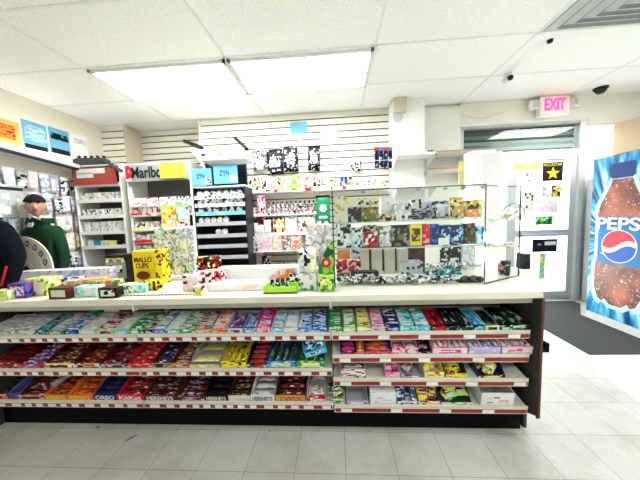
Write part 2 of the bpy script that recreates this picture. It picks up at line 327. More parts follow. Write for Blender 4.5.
def cshelf(x0, x1, zt, depth=.34, zl=.05, tags='sparse'):
    """tilted shelf with a price strip along its lip"""
    w_ = x1-x0; bm = BM(); bxx(bm, x0+.004, x1-.004, 0, depth, -.012, 0)
    bxx(bm, x0+.004, x1-.004, -.006, .002, -zl, .012)
    bmesh.ops.transform(bm, matrix=Matrix.Translation((0, YF-1.67, zt)) @ Matrix.Rotation(TILT, 4, 'X'), verts=bm.verts)
    s = obj('shelf', bm, shelfm, ct)
    bm = BM(); bxx(bm, x0+.01, x1-.01, -.010, -.006, -zl+.010, -zl+.036)
    bmesh.ops.transform(bm, matrix=Matrix.Translation((0, YF-1.67, zt)) @ Matrix.Rotation(TILT, 4, 'X'), verts=bm.verts)
    obj('price_strip', bm, redstrip, s)
    x = x0+.05; MT = Matrix.Translation((0, YF-1.67, zt)) @ Matrix.Rotation(TILT, 4, 'X')
    while x < x1-.07:
        w2 = .045+random.random()*.03 if tags == 'dense' else .075
        bm = BM(); bxx(bm, x, x+w2, -.012, -.010, -zl+.009, -zl+.037); bmesh.ops.transform(bm, matrix=MT, verts=bm.verts)
        obj('price_tag', bm, tagm, s)
        x += w2+(.03+random.random()*.03 if tags == 'dense' else .18+random.random()*.1)
LZ = {1: .722, 2: .466, 3: .218}
RZ = {1: .722, 2: .562, 3: .393, 4: .198}
for k in (1, 2, 3):
    cshelf(X_L+.02, X_M1, LZ[k], tags='dense'); cshelf(X_M1, X_M2, LZ[k], tags='dense')
for k in RZ: cshelf(X_M2, X_R-.02, RZ[k], depth=.34)

# ---- goods in trays
FT = lambda z: Matrix.Translation((0, YF+.008, z)) @ Matrix.Rotation(TILT, 4, 'X')
def colour(c, fine=False):
    if '+' not in c: return pm(c)
    return busy(tuple(c.split('+')), 34, stretch=(.7,2.0,2.0), thr=.66) if fine else busy(tuple(c.split('+')), 26, stretch=(.55,2.2,2.2))
def tray_things(px0, px1, zshelf, spec, row):
    """spec: (label, kind, tray colour, front colour, bar colour, n, dict)"""
    label, kind, tc_, fc, bc, n, ex = spec
    vpix = {'1': 333, '2': 369, '3': 402, 'r1': 332, 'r2': 355, 'r3': 379, 'r4': 406}[row]
    x0 = aty(px0, vpix, YF+.01).x+.002; x1 = aty(px1, vpix, YF+.01).x-.002; W = x1-x0; cx = (x0+x1)/2
    D = ex.get('d', .215 if row in ('1', 'r1') else .27); hf = ex.get('hf', .04); hb = ex.get('hb', .05 if row in ('1', 'r1') else .075)
    T = FT(zshelf+.002) @ Matrix.Translation((cx, 0, 0)) @ Matrix.Rotation(ex.get('rz', 0), 4, 'Z')
    e = T.to_euler(); loc = T.translation
    t = thing(ex.get('name', 'candy_tray'), label, ex.get('cat', 'candy box'), loc, e, group='display boxes of sweets and gum on the counter shelves')
    th = .0025
    bm = BM(); bxx(bm, -W/2, W/2, 0, D, 0, th)
    for s in (-1, 1):
        poly(bm, [(0,0),(0,hf*.8),(D*.4,hb),(D,hb),(D,0)], th, 'x')
        vs = bm.verts[-10:]
        bmesh.ops.translate(bm, vec=(s*(W/2)-(th if s > 0 else 0), 0, 0), verts=vs)
    bxx(bm, -W/2, W/2, D-th, D, 0, hb)
    obj('tray', bm, colour(tc_), t)
    bm = BM(); bxx(bm, -W/2, W/2, -.001, th, 0, hf); obj('front_panel', bm, pm(fc.split('+')[0]) if ex.get('text') else colour(fc, True), t)
    if ex.get('header'):
        bm = BM(); hh, hc = ex['header']; bx(bm, (0, D+.01, hb+hh/2), (W, th, hh), M=None); obj('header_card', bm, colour(hc), t)
    if ex.get('text'):
        s_, c_, = ex['text']; text('printed_name', s_, .05, (0, -.0025, hf*.52), FRONT, pm(c_), t, .0006, fit=(W*.82, hf*.62), bold=.0008)
    else:
        bm = BM(); bxx(bm, -W*.32, W*.32, -.0022, -.001, hf*.25, hf*.75); obj('label_patch', bm, colour(ex.get('patch', bc)), t)
    def put(me, l, r, nm, lb, ct_):
        M_ = T @ Matrix.Translation(l) @ Euler(r).to_matrix().to_4x4()
        o = inst(nm, me, M_.translation, M_.to_euler()); short = label.split(' on ')[0].split(',')[0]
        tag(o, lb, ct_, group=ex['g'])
    noun = ex.get('item', 'candy bar'); nm = noun.replace(' ', '_'); ex['g'] = f'{noun}s in the {ex["short"]}'
    lb = f'{noun} in the {ex["short"]}'
    bmat = colour(bc, fine=row in ('2', '3', 'r2'))
    if kind == 'bars':      # bars lying across, row behind row, slightly climbing
        pitch = (D-.02)/n; bw = W-.012; k = ex.get('across', 1); bw /= k
        me = shared(('bar', round(bw, 3), round(pitch, 3), bc), lambda: pillow_bm(bw*.96, pitch*.92, .026, 8, 4, .1), [bmat], True)
        for i in range(n):
            for j in range(k):
                put(me, (-W/2+.006+bw*(j+.5), .016+pitch*(i+.5), .014+hf*.3+.003*i+random.uniform(-.003, .003)), (math.pi/2-.25+random.uniform(-.1, .1), random.uniform(-.05, .05), random.uniform(-.05, .05)), nm, lb, noun)
    elif kind == 'long':    # bars running front to back side by side
        pw = (W-.01)/n
        me = shared(('lbar', round(pw, 3), round(D, 3), bc), lambda: pillow_bm(D*.86, pw*.82, .026, 10, 4, .08), [bmat], True)
        for i in range(n): put(me, (-W/2+.005+pw*(i+.5), D*.49, .022+hf*.4+random.uniform(0, .006)), (math.pi/2, .06, math.pi/2), nm, lb, noun)
    elif kind == 'packs':   # flat packs in steps
        pitch = (D-.012)/n
        me = shared(('pack', round(W, 3), round(pitch, 3), bc), lambda: rbox_bm(W-.012, pitch*.80, .022), [bmat])
        for i in range(n): put(me, (0, .01+pitch*(i+.5), .008+hf*.45+.003*i), (.22, 0, random.uniform(-.02, .02)), nm, lb, noun)
    elif kind == 'bags':
        for i in range(n):
            bw = W/n*1.0; me = shared(('cbag', round(bw, 3), ex.get('h', .1), bc), lambda: pillow_bm(bw, ex.get('h', .1), .04, 8, 6, .08, 'z'), [bmat], True)
            put(me, (-W/2+W/n*(i+.5), .05+.03*(i % 3), .035+hf*.3), (random.uniform(-.95, -.6), random.uniform(-.15, .15), random.uniform(-.2, .2)), nm, lb, noun)
    elif kind == 'heap':
        for i in range(n):
            bw = .085; me = shared(('hbag', bw, bc), lambda: pillow_bm(bw, .07, .03, 6, 5, .1, 'z'), [bmat], True)
            put(me, (random.uniform(-W/2+.04, W/2-.04), random.uniform(.05, D-.05), .022+.028*(i//3)), (random.uniform(-1.5, -.9), random.uniform(-.3, .3), random.uniform(-1.2, 1.2)), nm, lb, noun)
    elif kind == 'closed':
        bm = BM(); bxx(bm, -W/2+.001, W/2-.001, .003, D-.003, hf, hf+.004); obj('printed_lid', bm, bmat, t)
    return t
def row(name, z, key, entries):
    prev = None
    for e in entries:
        px0, px1, desc, kind, tc_, fc, bc, n = e[:8]; ex = dict(e[8]) if len(e) > 8 else {}
        lab = f'{desc} on {name}'; ex['short'] = desc+', '+{'1':'top shelf','2':'middle shelf','3':'bottom shelf','r1':'top shelf','r2':'second shelf','r3':'third shelf','r4':'right bottom shelf'}[key]
        tray_things(px0, px1, z, (lab, kind, tc_, fc, bc, n, ex), key)
TOPL = 'the top candy shelf'
G = dict(item='gum pack')
row(TOPL, LZ[1], '1', [
 (-14,12,'grey tray with green gum','packs','lgrey','lgrey+green+white','lgrey+white+grey',4,G),
 (12,37,'pale grey tray with teal front','packs','lgrey','white+teal+green','lgrey+white+grey',4,G),
 (37,50,'dark teal sleeve tray','packs','teal','navy+teal+white','teal+grey+navy',4,G),
 (50,64,'long grey tray with yellow and green front','packs','lgrey','green+lemon+white','lgrey+grey+white',3,G),
 (64,80,'grey tray with blue gum','packs','lgrey','navy+blue+white','blue+lgrey+white',4,G),
 (80,97,'white open tray with cream back flap','packs','white','mint+green+white','white+cream+lgrey',3,dict(item='gum pack',header=(.04,'cream'))),
 (98,114,'cream tray of dark pink gum','packs','cream','lime+mint+white','cream+maroon+magenta',4,G),
 (114,129,'white tray with turquoise corner','packs','white','aqua+white+mint','white+lgrey+mint',3,G),
 (129,144,'green striped gum tray','packs','green','green+white+mint','green+white+dgreen+mint',6,G),
 (144,154,'yellow and blue striped gum tray','packs','lemon','navy+blue+lemon','lemon+navy+grey',6,G),
 (154,166,'blue and white striped gum tray','packs','blue','blue+white+navy','white+blue+lgrey',5,G),
 (166,180,'mint green and white gum tray','packs','mint','green+white+mint','white+mint+lgrey',5,G),
 (180,196,'clear tray with bright green front','packs','lgrey','green+mint+white','white+grey+green',4,G),
 (196,211,'fruit gum tray with green and orange front','packs','lgrey','orange+green+mint+lemon','lgrey+orange+maroon+white',4,G),
 (212,227,'orange red fruit gum tray','packs','lpink','orange+red+lemon+white','lpink+red+orange+white',4,G),
 (228,243,'purple and pink gum tray','long','lav','white+lpink+lav','purple+lpink+navy+white',4,G),
 (243,257,'pale blue tray of upright blue gum sticks','long','lblue','blue+lblue+white','blue+white+lblue',5,G),
 (257,271,'hot pink gum tray, the tallest','packs','magenta','pink+white+lpink','magenta+lpink+pink+white',6,dict(item='gum pack',hb=.09)),
 (271,284,'white gum tray with cyan print','packs','white','white+cyan+aqua','white+cyan+lgrey',4,G),
 (284,298,'plain white gum tray with faint blue print','packs','white','white+lblue+cyan','white+white+lblue+white',3,G),
 (298,312,'light blue gum tray','packs','lblue','blue+white+cyan','lblue+white+blue+navy',5,G),
 (312,327,'deep blue and white gum tray','packs','blue','blue+white+lblue','blue+white+navy+lblue',5,G)])
row('the top shelf, right section', RZ[1], 'r1', [
 (329,342,'green and white gum tray','packs','green','green+mint+white','green+white+green+mint',4,G),
 (343,356,'lime green gum tray','packs','lime','lime+white+mint','white+lime+green+white',4,G),
 (357,371,'lemon yellow gum tray','packs','lemon','lemon+white+grey','lemon+white+olive+lemon',4,G),
 (371,385,'pink gum tray','packs','pink','lpink+white+pink','pink+white+purple+lpink',4,G),
 (385,400,'navy blue gum tray','packs','navy','navy+white+blue','navy+white+lav+navy',4,G),
 (400,415,'aqua gum tray','packs','aqua','aqua+white+mint','aqua+white+teal+mint',4,G),
 (415,430,'teal and white gum tray','packs','teal','aqua+white+teal','white+cyan+teal+aqua',4,G),
 (430,446,'crimson and black gum tray','long','red','black+red+mint','red+black+magenta',2,G),
 (446,459,'black and green gum tray with silver specks','long','black','black+green+silver','black+dgreen+mint+black',3,G),
 (459,472,'black gum tray with mint dots','long','black','black+mint+dgreen','black+dgreen+black+silver',3,G),
 (472,485,'bright blue gum tray with black front','long','cyan','black+lemon+cyan','cyan+blue+cyan',2,G),
 (485,499,'white open tray with yellow corner','long','white','lemon+white+cream','black+dark+dgreen',2,G),
 (499,512,'black tray with green flecks','long','black','black+dgreen+mint','black+dgreen+mint+dark',3,G),
 (512,528,'dark green and grey gum tray at the shelf end','long','dgreen','black+mint+green','black+dgreen+grey',3,G)])
MIDL = 'the middle candy shelf'
row(MIDL, LZ[2], '2', [
 (-16,20,'crimson front chocolate tray','bars','maroon','maroon+red+lpink','maroon+red+black',5,dict(hf=.05)),
 (20,46,'maroon tray of purple wrapped bars','bars','maroon','red+lpink+maroon','purple+lav+maroon+white',6,dict(hf=.045)),
 (46,74,'yellow and cream almond bar tray','bars','maroon','lemon+gold+white+brown','maroon+gold+lemon+brown',5,dict(hf=.045)),
 (74,101,'cream and red chocolate tray with dark tops','bars','maroon','cream+brown+white+red','maroon+red+gold+black',6,dict(hf=.045)),
 (101,128,'dark red tray with grey front','bars','maroon','grey+white+black+red','maroon+black+red+white',6,dict(hf=.04)),
 (128,153,'bright red wafer bar tray','bars','red','red+lpink+red','red+lpink+red+maroon',6,dict(hf=.045)),
 (153,172,'tan front tray of navy wrapped bars','bars','brown','tan+gold+brown','navy+white+brown+navy',6,dict(hf=.045)),
 (172,190,'orange tan tray of brown bars','bars','brown','tan+orange+brown','tan+maroon+lpink+brown',6,dict(hf=.045)),
 (190,220,'half empty grey tray with yellow bars in front','bars','lgrey','lemon+yellow+grey','lemon+lgrey+yellow',2,dict(hf=.03,d=.27)),
 (222,247,'bright yellow caramel bar tray','long','yellow','yellow+yellow+brown','yellow+brown+yellow+olive',4,dict(hf=.06)),
 (247,267,'black tray of red and green chewy candy','bars','black','black+white+red+lime','red+dgreen+magenta+green',5,dict(hf=.04)),
 (267,296,'blue and yellow tray of dark green wrapped bars','long','blue','blue+lemon+cyan','dgreen+olive+navy+lgrey',4,dict(hf=.06,patch='lemon+cyan+lemon')),
 (297,325,'green and yellow tray of olive wrapped bars','long','green','green+lemon+lime','dgreen+olive+black+lime',4,dict(hf=.06,patch='lemon+lime+white'))])
LOWL = 'the bottom candy shelf'
row(LOWL, LZ[3], '3', [
 (-20,9,'orange bag tray with green lid','bars','orange','orange+lpink+orange','brown+dgreen+black',4,dict(hf=.05)),
 (9,20,'narrow royal blue tray','bars','blue','blue+blue+navy','maroon+brown+red',4,dict(hf=.06)),
 (20,46,'tan and beige nut bar tray','bars','brown','tan+cream+brown+lpink','maroon+lpink+brown+red',6,dict(hf=.045)),
 (46,69,'orange peanut butter cup tray, the left twin','bars','orange','orange+lemon+orange','maroon+orange+red',4,dict(hf=.05,text=("REESE'S",'yellow'))),
 (69,94,'orange peanut butter cup tray with yellow corner','bars','orange','orange+lpink+orange','orange+red+maroon',4,dict(hf=.05,text=("REESE'S",'yellow'))),
 (95,118,'navy cookie bar tray','bars','navy','navy+navy+blue','navy+black+maroon+navy',5,dict(hf=.055,text=('OREO','white'))),
 (118,145,'red wafer bar tray with white script','bars','red','red+white+red','maroon+red+lpink+red',5,dict(hf=.055,text=('KitKat','white'))),
 (145,177,'wide dark brown chocolate bar tray','bars','brown','brown+brown+maroon','maroon+brown+silver+black',6,dict(hf=.05,across=2,text=('HERSHEYS','white'))),
 (178,205,'brown chocolate tray with white label and red end','bars','brown','brown+white+brown+red','maroon+lav+silver+navy',5,dict(hf=.045)),
 (205,229,'black tray of special dark bars','bars','black','black+white+black','black+dark+brown+black',4,dict(hf=.05,text=('HERSHEYS','cream'))),
 (229,251,'dark brown tray with cream corners','bars','brown','cream+black+brown','brown+silver+black+brown',4,dict(hf=.05,text=('HERSHEYS','white'))),
 (251,275,'white and sky blue cookies and cream tray','bars','white','white+lblue+white','white+white+grey+white',4,dict(hf=.055,text=("HERSHEY'S",'navy'))),
 (276,306,'gold front caramel cookie bar tray','bars','brown','gold+tan+gold','maroon+brown+red+white',4,dict(hf=.055,hb=.08,text=('TWIX','red'))),
 (307,326,'white bar tray with red band','bars','white','red+white+white','white+white+red+white',2,dict(hf=.05))])
SR = 'second shelf of the right section'
C = dict(item='candy pack')
row(SR, RZ[2], 'r2', [
 (340,357,'magenta and black sour candy tray','bars','black','magenta+black+pink','magenta+maroon+red+black',4,dict(item='candy pack',hf=.03,d=.2)),
 (357,364,'slim orange candy stick tray','long','orange','orange+tan+white','orange+lemon+tan',1,dict(item='candy stick',hf=.04,d=.2)),
 (365,392,'purple and orange fruit chew tray','bars','purple','magenta+purple+orange','orange+purple+red+magenta',4,dict(item='candy pack',hf=.03,d=.2)),
 (392,405,'rose pink candy tray','bars','pink','lpink+pink+red','pink+lpink+red+pink',3,dict(item='candy pack',hf=.05,d=.2)),
 (405,418,'salmon candy tray','bars','pink','lpink+pink+dgreen','lpink+pink+red+lpink',3,dict(item='candy pack',hf=.05,d=.2)),
 (418,431,'black tray of dark pink candy','bars','black','black+lpink+brown','maroon+black+pink+lpink',3,dict(item='candy pack',hf=.03,d=.2)),
 (432,467,'wide pink and white candy tray','long','pink','lpink+white+pink','lpink+white+lemon+magenta',6,dict(item='candy pack',hf=.05,d=.2,patch='magenta+white+lpink+purple')),
 (468,500,'lavender candy tray with white panel','long','lav','lav+white+lav','lav+white+lemon+purple',6,dict(item='candy pack',hf=.055,d=.2,patch='lav+white+lav')),
 (501,533,'pale pink candy tray poking past the shelf end','long','lpink','lpink+white+lpink','lpink+red+white+magenta',6,dict(item='candy pack',hf=.055,d=.2,patch='white+lpink+magenta'))])
TR = 'third shelf of the right section'
row(TR, RZ[3], 'r3', [
 (341,366,'pink and white ring candy box','bars','lpink','lpink+white+brown','lpink+white+pink+brown',3,dict(item='candy ring pack',hf=.075,hb=.08,d=.14,patch='white+lpink+brown+white')),
 (385,400,'hot pink bubble gum box','bags','pink','pink+magenta+pink','pink+magenta+lpink',2,dict(item='gum bag',hf=.05,d=.13,h=.07)),
 (401,423,'grey tray of blue and red lollipops','heap','lgrey','grey+lav+brown','grey+white+navy+red+lav',7,dict(item='lollipop bag',hf=.03,d=.2)),
 (424,444,'yellow and red gummy tray','bags','lemon','lemon+red+white','yellow+red+lpink+lemon',3,dict(item='gummy bag',hf=.05,d=.16,h=.08)),
 (445,467,'tray heaped with green, yellow and red gummies','heap','dgreen','lime+red+yellow','yellow+lime+red+black+lpink',9,dict(item='gummy bag',hf=.04,d=.2)),
 (478,505,'navy tray of yellow wrapped sweets','heap','navy','black+lemon+brown','lemon+white+olive+yellow',7,dict(item='sweet bag',hf=.03,d=.2))])
BR = 'bottom shelf of the right section'
row(BR, RZ[4], 'r4', [
 (328,345,'white box of green and brown gummies','heap','white','lime+lpink+white+brown','dgreen+olive+lime+brown+white',9,dict(item='gummy bag',hf=.05,hb=.11,d=.22)),
 (347,368,'empty clear tray with lavender front','empty','lgrey','lav+purple+white','lgrey+white',0,dict(hf=.035,hb=.10,d=.24,item='sweet')),
 (370,396,'white box with pink printed heart','closed','white','white','white+white+white+lav',0,dict(hf=.095,hb=.098,d=.22,item='sweet',patch='white+magenta+white+lav')),
 (397,417,'white tray of dark blue candy tubs','bags','white','white+lgrey+white','navy+lblue+white+navy',4,dict(item='candy tub bag',hf=.03,d=.2,h=.11)),
 (418,440,'yellow and purple candy tray with brown card','bags','brown','lpink+magenta+purple+white','yellow+maroon+yellow+purple',2,dict(item='candy bag',hf=.035,d=.24,h=.1)),
 (441,472,'wide tray heaped with pastel green and red sweets','heap','dgreen','mint+lpink+dgreen','lime+red+mint+cream+black',16,dict(item='sweet bag',hf=.025,d=.26)),
 (480,513,'white handled box with pink baby print','empty','white','white','white',0,dict(hf=.105,hb=.13,d=.18,item='sweet',patch='white+pink+white+brown'))])
# cyan box tipped over the section joint, grey tube on the lower shelf, green lid
p = aty(327, 352, 1.70)
t = thing('candy_tray', 'cyan candy tray tipped sideways across the joint of the middle shelves', 'candy box', (p.x-.07, 1.705, .565), (.5, -.25, .1))
bm = BM(); bxx(bm, -.075, .075, 0, .12, 0, .004); bxx(bm, -.075, .075, 0, .004, 0, .055); bxx(bm, -.075, -.071, 0, .12, 0, .08); bxx(bm, .071, .075, 0, .12, 0, .06); bxx(bm, -.075, .075, .116, .12, 0, .08); obj('tray', bm, pm('cyan'), t)
bm = BM(); bxx(bm, -.05, .05, -.002, 0, .012, .045); obj('label_patch', bm, busy(('cyan','white','navy'), 40), t)
bm = BM(); bx(bm, (0, .06, .07), (.13, .1, .03)); obj('printed_lid', bm, busy(('navy','teal','lblue'), 40), t)
for (px, v, lab) in ((56, 375, 'grey cardboard tube lying on the orange cup tray, bottom shelf'),):
    p = aty(px, 392, 1.74); bm = BM(); cyl(bm, (0,0,0), (.03,.24,.05), .022, seg=18); tag(obj('cardboard_tube', bm, pm('grey'), loc=(p.x, 1.73, .325), smooth=False), lab, 'tube')
p = aty(99, 313, 1.95); bm = BM(); lathe(bm, [(.03,0),(.035,.01),(.034,.05),(.02,.062)], 16); tag(obj('green_jar', bm, mat('green jar', (.02,.25,.03), .3), loc=(p.x, 1.93, .80), smooth=True), 'round green jar behind the cream flapped tray, top shelf', 'jar')

# ================================================================== DRINKS COOLER (front faces -x)
CX, CY0, CY1, CH = 3.40, 3.02, 3.69, 2.125
ck = thing('drinks_cooler', 'tall drinks cooler with blue cola bottle graphic beside the door', 'drinks cooler', (CX+.35, (CY0+CY1)/2, 0))
yc = (CY0+CY1)/2
def ko(name, bm, m, **k): return obj(name, bm, m, ck, **k)
bm = BM(); bxx(bm, -.34, .35, CY0-yc, CY1-yc, .10, CH); ko('cabinet', bm, mat('dark blue cooler body', (.03,.06,.16), .4), bevel=.01)
bm = BM(); bxx(bm, -.355, .34, CY0-yc+.01, CY1-yc-.01, 0, .10); ko('base', bm, pm('white'))
# radial blue burst behind the bottle
gm = bpy.data.materials.new('blue burst print'); gm.use_nodes = True; nt = gm.node_tree; b = nt.nodes['Principled BSDF']; b.inputs['Roughness'].default_value = .3
tc = nt.nodes.new('ShaderNodeTexCoord'); sp = nt.nodes.new('ShaderNodeSeparateXYZ'); nt.links.new(tc.outputs['Object'], sp.inputs[0])
at2 = nt.nodes.new('ShaderNodeMath'); at2.operation = 'ARCTAN2'; z1 = nt.nodes.new('ShaderNodeMath'); z1.operation = 'SUBTRACT'; z1.inputs[1].default_value = 1.1
nt.links.new(sp.outputs[2], z1.inputs[0]); nt.links.new(sp.outputs[1], at2.inputs[0]); nt.links.new(z1.outputs[0], at2.inputs[1])
rr = nt.nodes.new('ShaderNodeVectorMath'); rr.operation = 'LENGTH'; cb = nt.nodes.new('ShaderNodeCombineXYZ'); nt.links.new(sp.outputs[1], cb.inputs[0]); nt.links.new(z1.outputs[0], cb.inputs[1]); nt.links.new(cb.outputs[0], rr.inputs[0])
cb2 = nt.nodes.new('ShaderNodeCombineXYZ'); nt.links.new(at2.outputs[0], cb2.inputs[0]); sc = nt.nodes.new('ShaderNodeMath'); sc.operation = 'MULTIPLY'; sc.inputs[1].default_value = .22; nt.links.new(rr.outputs['Value'], sc.inputs[0]); nt.links.new(sc.outputs[0], cb2.inputs[1])
nn = nt.nodes.new('ShaderNodeTexNoise'); nn.inputs['Scale'].default_value = 9; nn.inputs['Detail'].default_value = 2; nt.links.new(cb2.outputs[0], nn.inputs[0])
rp = nt.nodes.new('ShaderNodeValToRGB'); el = rp.color_ramp.elements; el[0].position = .36; el[0].color = (.004,.035,.16,1); el[1].position = .68; el[1].color = (.75,.92,1,1); e = el.new(.47); e.color = (.01,.22,.55,1); e = el.new(.56); e.color = (.10,.55,.85,1)
nt.links.new(nn.outputs[0], rp.inputs[0]); nt.links.new(rp.outputs[0], b.inputs['Base Color'])
bm = BM(); bxx(bm, -.352, -.34, CY0-yc+.004, CY1-yc-.004, .105, CH-.004); gp = ko('graphic_panel', bm, gm)
def prof(pts, x, name, m, par):
    pts = [(h*1.09, z) for h, z in pts]   # symmetric outline, pts (half width, z)
    L = [(h-.03, z) for h, z in pts] + [(-h-.03, z) for h, z in reversed(pts)]
    bm = BM(); poly(bm, L, .002, 'x'); bmesh.ops.translate(bm, vec=(x, 0, 0), verts=bm.verts); return obj(name, bm, m, par)
lq = bpy.data.materials.new('cola print'); lq.use_nodes = True; nt = lq.node_tree; b = nt.nodes['Principled BSDF']; b.inputs['Roughness'].default_value = .3
tc = nt.nodes.new('ShaderNodeTexCoord'); n = nt.nodes.new('ShaderNodeTexNoise'); n.inputs['Scale'].default_value = 3; v = nt.nodes.new('ShaderNodeTexNoise'); v.inputs['Scale'].default_value = 38; v.inputs['Detail'].default_value = 3
rp = nt.nodes.new('ShaderNodeValToRGB'); el = rp.color_ramp.elements; el[0].position = .35; el[0].color = (.10,.02,.01,1); el[1].position = .65; el[1].color = (.55,.16,.10,1)
rp2 = nt.nodes.new('ShaderNodeValToRGB'); rp2.color_ramp.elements[0].position = .60; rp2.color_ramp.elements[1].position = .72
mx = nt.nodes.new('ShaderNodeMix'); mx.data_type = 'RGBA'; mx.inputs['B'].default_value = (.85,.66,.6,1)
for nd in (n, v): nt.links.new(tc.outputs['Object'], nd.inputs[0])
nt.links.new(n.outputs[0], rp.inputs[0]); nt.links.new(v.outputs[0], rp2.inputs[0]); nt.links.new(rp2.outputs[0], mx.inputs['Factor']); nt.links.new(rp.outputs[0], mx.inputs['A']); nt.links.new(mx.outputs['Result'], b.inputs['Base Color'])
glow = mat('pale blue outline print', (.62,.86,.96), .3)
SH = -.035
bot = [(.10,1.83),(.115,1.77),(.16,1.66),(.215,1.54),(.245,1.42),(.238,1.37),(.225,1.33),(.222,.84),(.245,.80),(.25,.66),(.245,.46),(.20,.33),(.15,.30),(.12,.34),(.06,.28),(0.001,.28)]
prof([(h*1.10+.02, z+(.03 if z > 1.5 else -.05 if z < .5 else 0)) for h, z in bot], -.354, 'printed_halo', glow, gp)
bt = prof(bot, -.356, 'printed_bottle', lq, gp)
prof([(.105,2.02),(.118,1.99),(.118,1.86),(.10,1.84)], -.358, 'printed_cap', mat('cap blue print', (.02,.05,.22), .3), gp)
prof([(.232,1.38),(.225,1.33),(.225,.84),(.236,.80)], -.358, 'printed_label', mat('label blue print', (.02,.20,.55), .3), gp)
prof([(.228,1.345),(.225,1.32)], -.3592, 'label_edge', mat('label navy print', (.02,.07,.25), .3), gp)
# globe emblem: three bands inside a disc
def globe(par, cyy, cz, r, x):
    def arc(f0, f1, c, dx):
        bm = BM(); up = []; lo = []; N = 24
        for i in range(N+1):
            a = -1+2*i/N; h = (max(0, 1-a*a))**.5; s = .28*math.sin(a*2.6)
            t_ = max(-h, min(h, f1+s if f1 < 1 else 1)); bt_ = max(-h, min(h, f0+s if f0 > -1 else -1))
            up.append((cyy-a*r, cz+t_*r)); lo.append((cyy-a*r, cz+bt_*r))
        vs_u = [bm.verts.new((0, *p)) for p in up]; vs_l = [bm.verts.new((0, *p)) for p in lo]
        for i in range(N):
            if up[i][1]-lo[i][1] > 1e-4 or up[i+1][1]-lo[i+1][1] > 1e-4: bm.faces.new((vs_l[i], vs_l[i+1], vs_u[i+1], vs_u[i]))
        bmesh.ops.translate(bm, vec=(x-dx, 0, 0), verts=bm.verts)
        return obj('emblem_band', bm, c, par)
    bm = BM(); lathe(bm, [(r*1.06, 0), (r*1.06, .001)], 32, Matrix.Rotation(-math.pi/2, 4, 'Y')); bmesh.ops.translate(bm, vec=(x, cyy, cz), verts=bm.verts); obj('emblem_ring', bm, pm('white'), par)
    arc(.12, 2, mat('emblem red', (.72,.03,.06), .3), .002); arc(-.2, .12, pm('white'), .002); arc(-2, -.2, mat('emblem blue', (.02,.10,.5), .3), .002)
globe(gp, -.035, 1.02, .19, -.3605)
text('printed_brand', 'PEPSI', .3, (-.3635, -.035, 1.295), FACEX, pm('white'), gp, .001, bold=.008, fit=(.535, .155))
bm = BM(); bxx(bm, -.3605, -.3595, .10, .17, .905, .925); obj('small_print', bm, pm('white'), gp)
# cardboard box on top
t = thing('cardboard_box', 'tan cardboard box sitting on top of the drinks cooler', 'cardboard box', (CX+.20, 3.27, CH))
bm = BM(); bxx(bm, -.2, .25, -.21, .20, 0, .36); kb = mat('corrugated cardboard', (.66,.50,.33), .8); obj('carton', bm, kb, t, bevel=.004)
bm = BM(); bx(bm, (-.02, 0, .368), (.32, .40, .004), M=Matrix.Rotation(-.05, 4, 'Y')); obj('flap', bm, kb, t)
# grey box put in for the shade between door wall and cooler
t = thing('shade_box', 'tall narrow grey box standing in for the shade between door frame and drinks cooler', 'cabinet', (4.02, 4.17, 0))
gmtl = mat('grey shade box', (.33,.34,.33), .5)
bm = BM(); bxx(bm, -.12, .17, -.15, .15, .02, 1.93); obj('body', bm, gmtl, t, bevel=.006)
bm = BM(); bxx(bm, -.11, .16, -.158, -.15, 1.02, 1.90); obj('door', bm, gmtl, t, bevel=.003)
bm = BM(); bxx(bm, -.11, .16, -.158, -.15, .06, .98); obj('door', bm, gmtl, t, bevel=.003)
for z in (1.4, 1.62): bm = BM(); cyl(bm, (-.02,-.17,z), (-.02,-.155,z), .014); obj('lock', bm, pm('dark'), t)
bm = BM(); bxx(bm, -.02, .02, -.02, .02, 0, .30); bx(bm, (-.03,0,.05), (.06,.05,.10)); tag(obj('door_stop', bm, pm('dark'), loc=(3.96, 4.0-.12, 0), bevel=.008), 'dark scuffed metal post standing on the floor by the grey box', 'post')
# entry mat
matm = mat('charcoal ribbed mat', (.035,.035,.033), .9, bump=(60, .6, .01))
bm = BM(); poly(bm, [(2.55,2.70),(3.39,2.70),(3.39,3.75),(3.78,4.2),(3.78,4.33),(2.6,4.33)], .008, 'z'); tag(obj('floor_mat', bm, matm), 'charcoal entrance mat on the floor before the glass door', 'mat')

# ================================================================== GOODS BEHIND THE COUNTER
def B(c, sc=30, st=(1,1,1)): return busy(tuple(c.split('+')), sc*.85, stretch=st, thr=.475) if '+' in c else pm(c)
def pxbox(name, label, cat, u0, u1, vt, Y, z0, m, d=.06, group=None, panel=None, rz=0, bev=.002):
    """carton whose front stands on height z0 in the plane y=Y"""
    z1 = aty((u0+u1)/2, vt, Y).z; vm = vt+5; x0 = aty(u0, vm, Y).x; x1 = aty(u1, vm, Y).x
    h = max(z1-z0, .01); W = x1-x0; bm = rbox_bm(W, d, h, min(bev, h*.2)); o = obj(name, bm, B(m) if isinstance(m, str) else m, loc=((x0+x1)/2, Y+d/2, z0), rot=(0, 0, rz)); tag(o, label, cat, group)
    if panel:
        bm = BM(); bxx(bm, -W*.36, W*.36, -d/2-.0015, -d/2, h*.2, h*.8); obj('label_panel', bm, B(panel, 40), o)
    return o
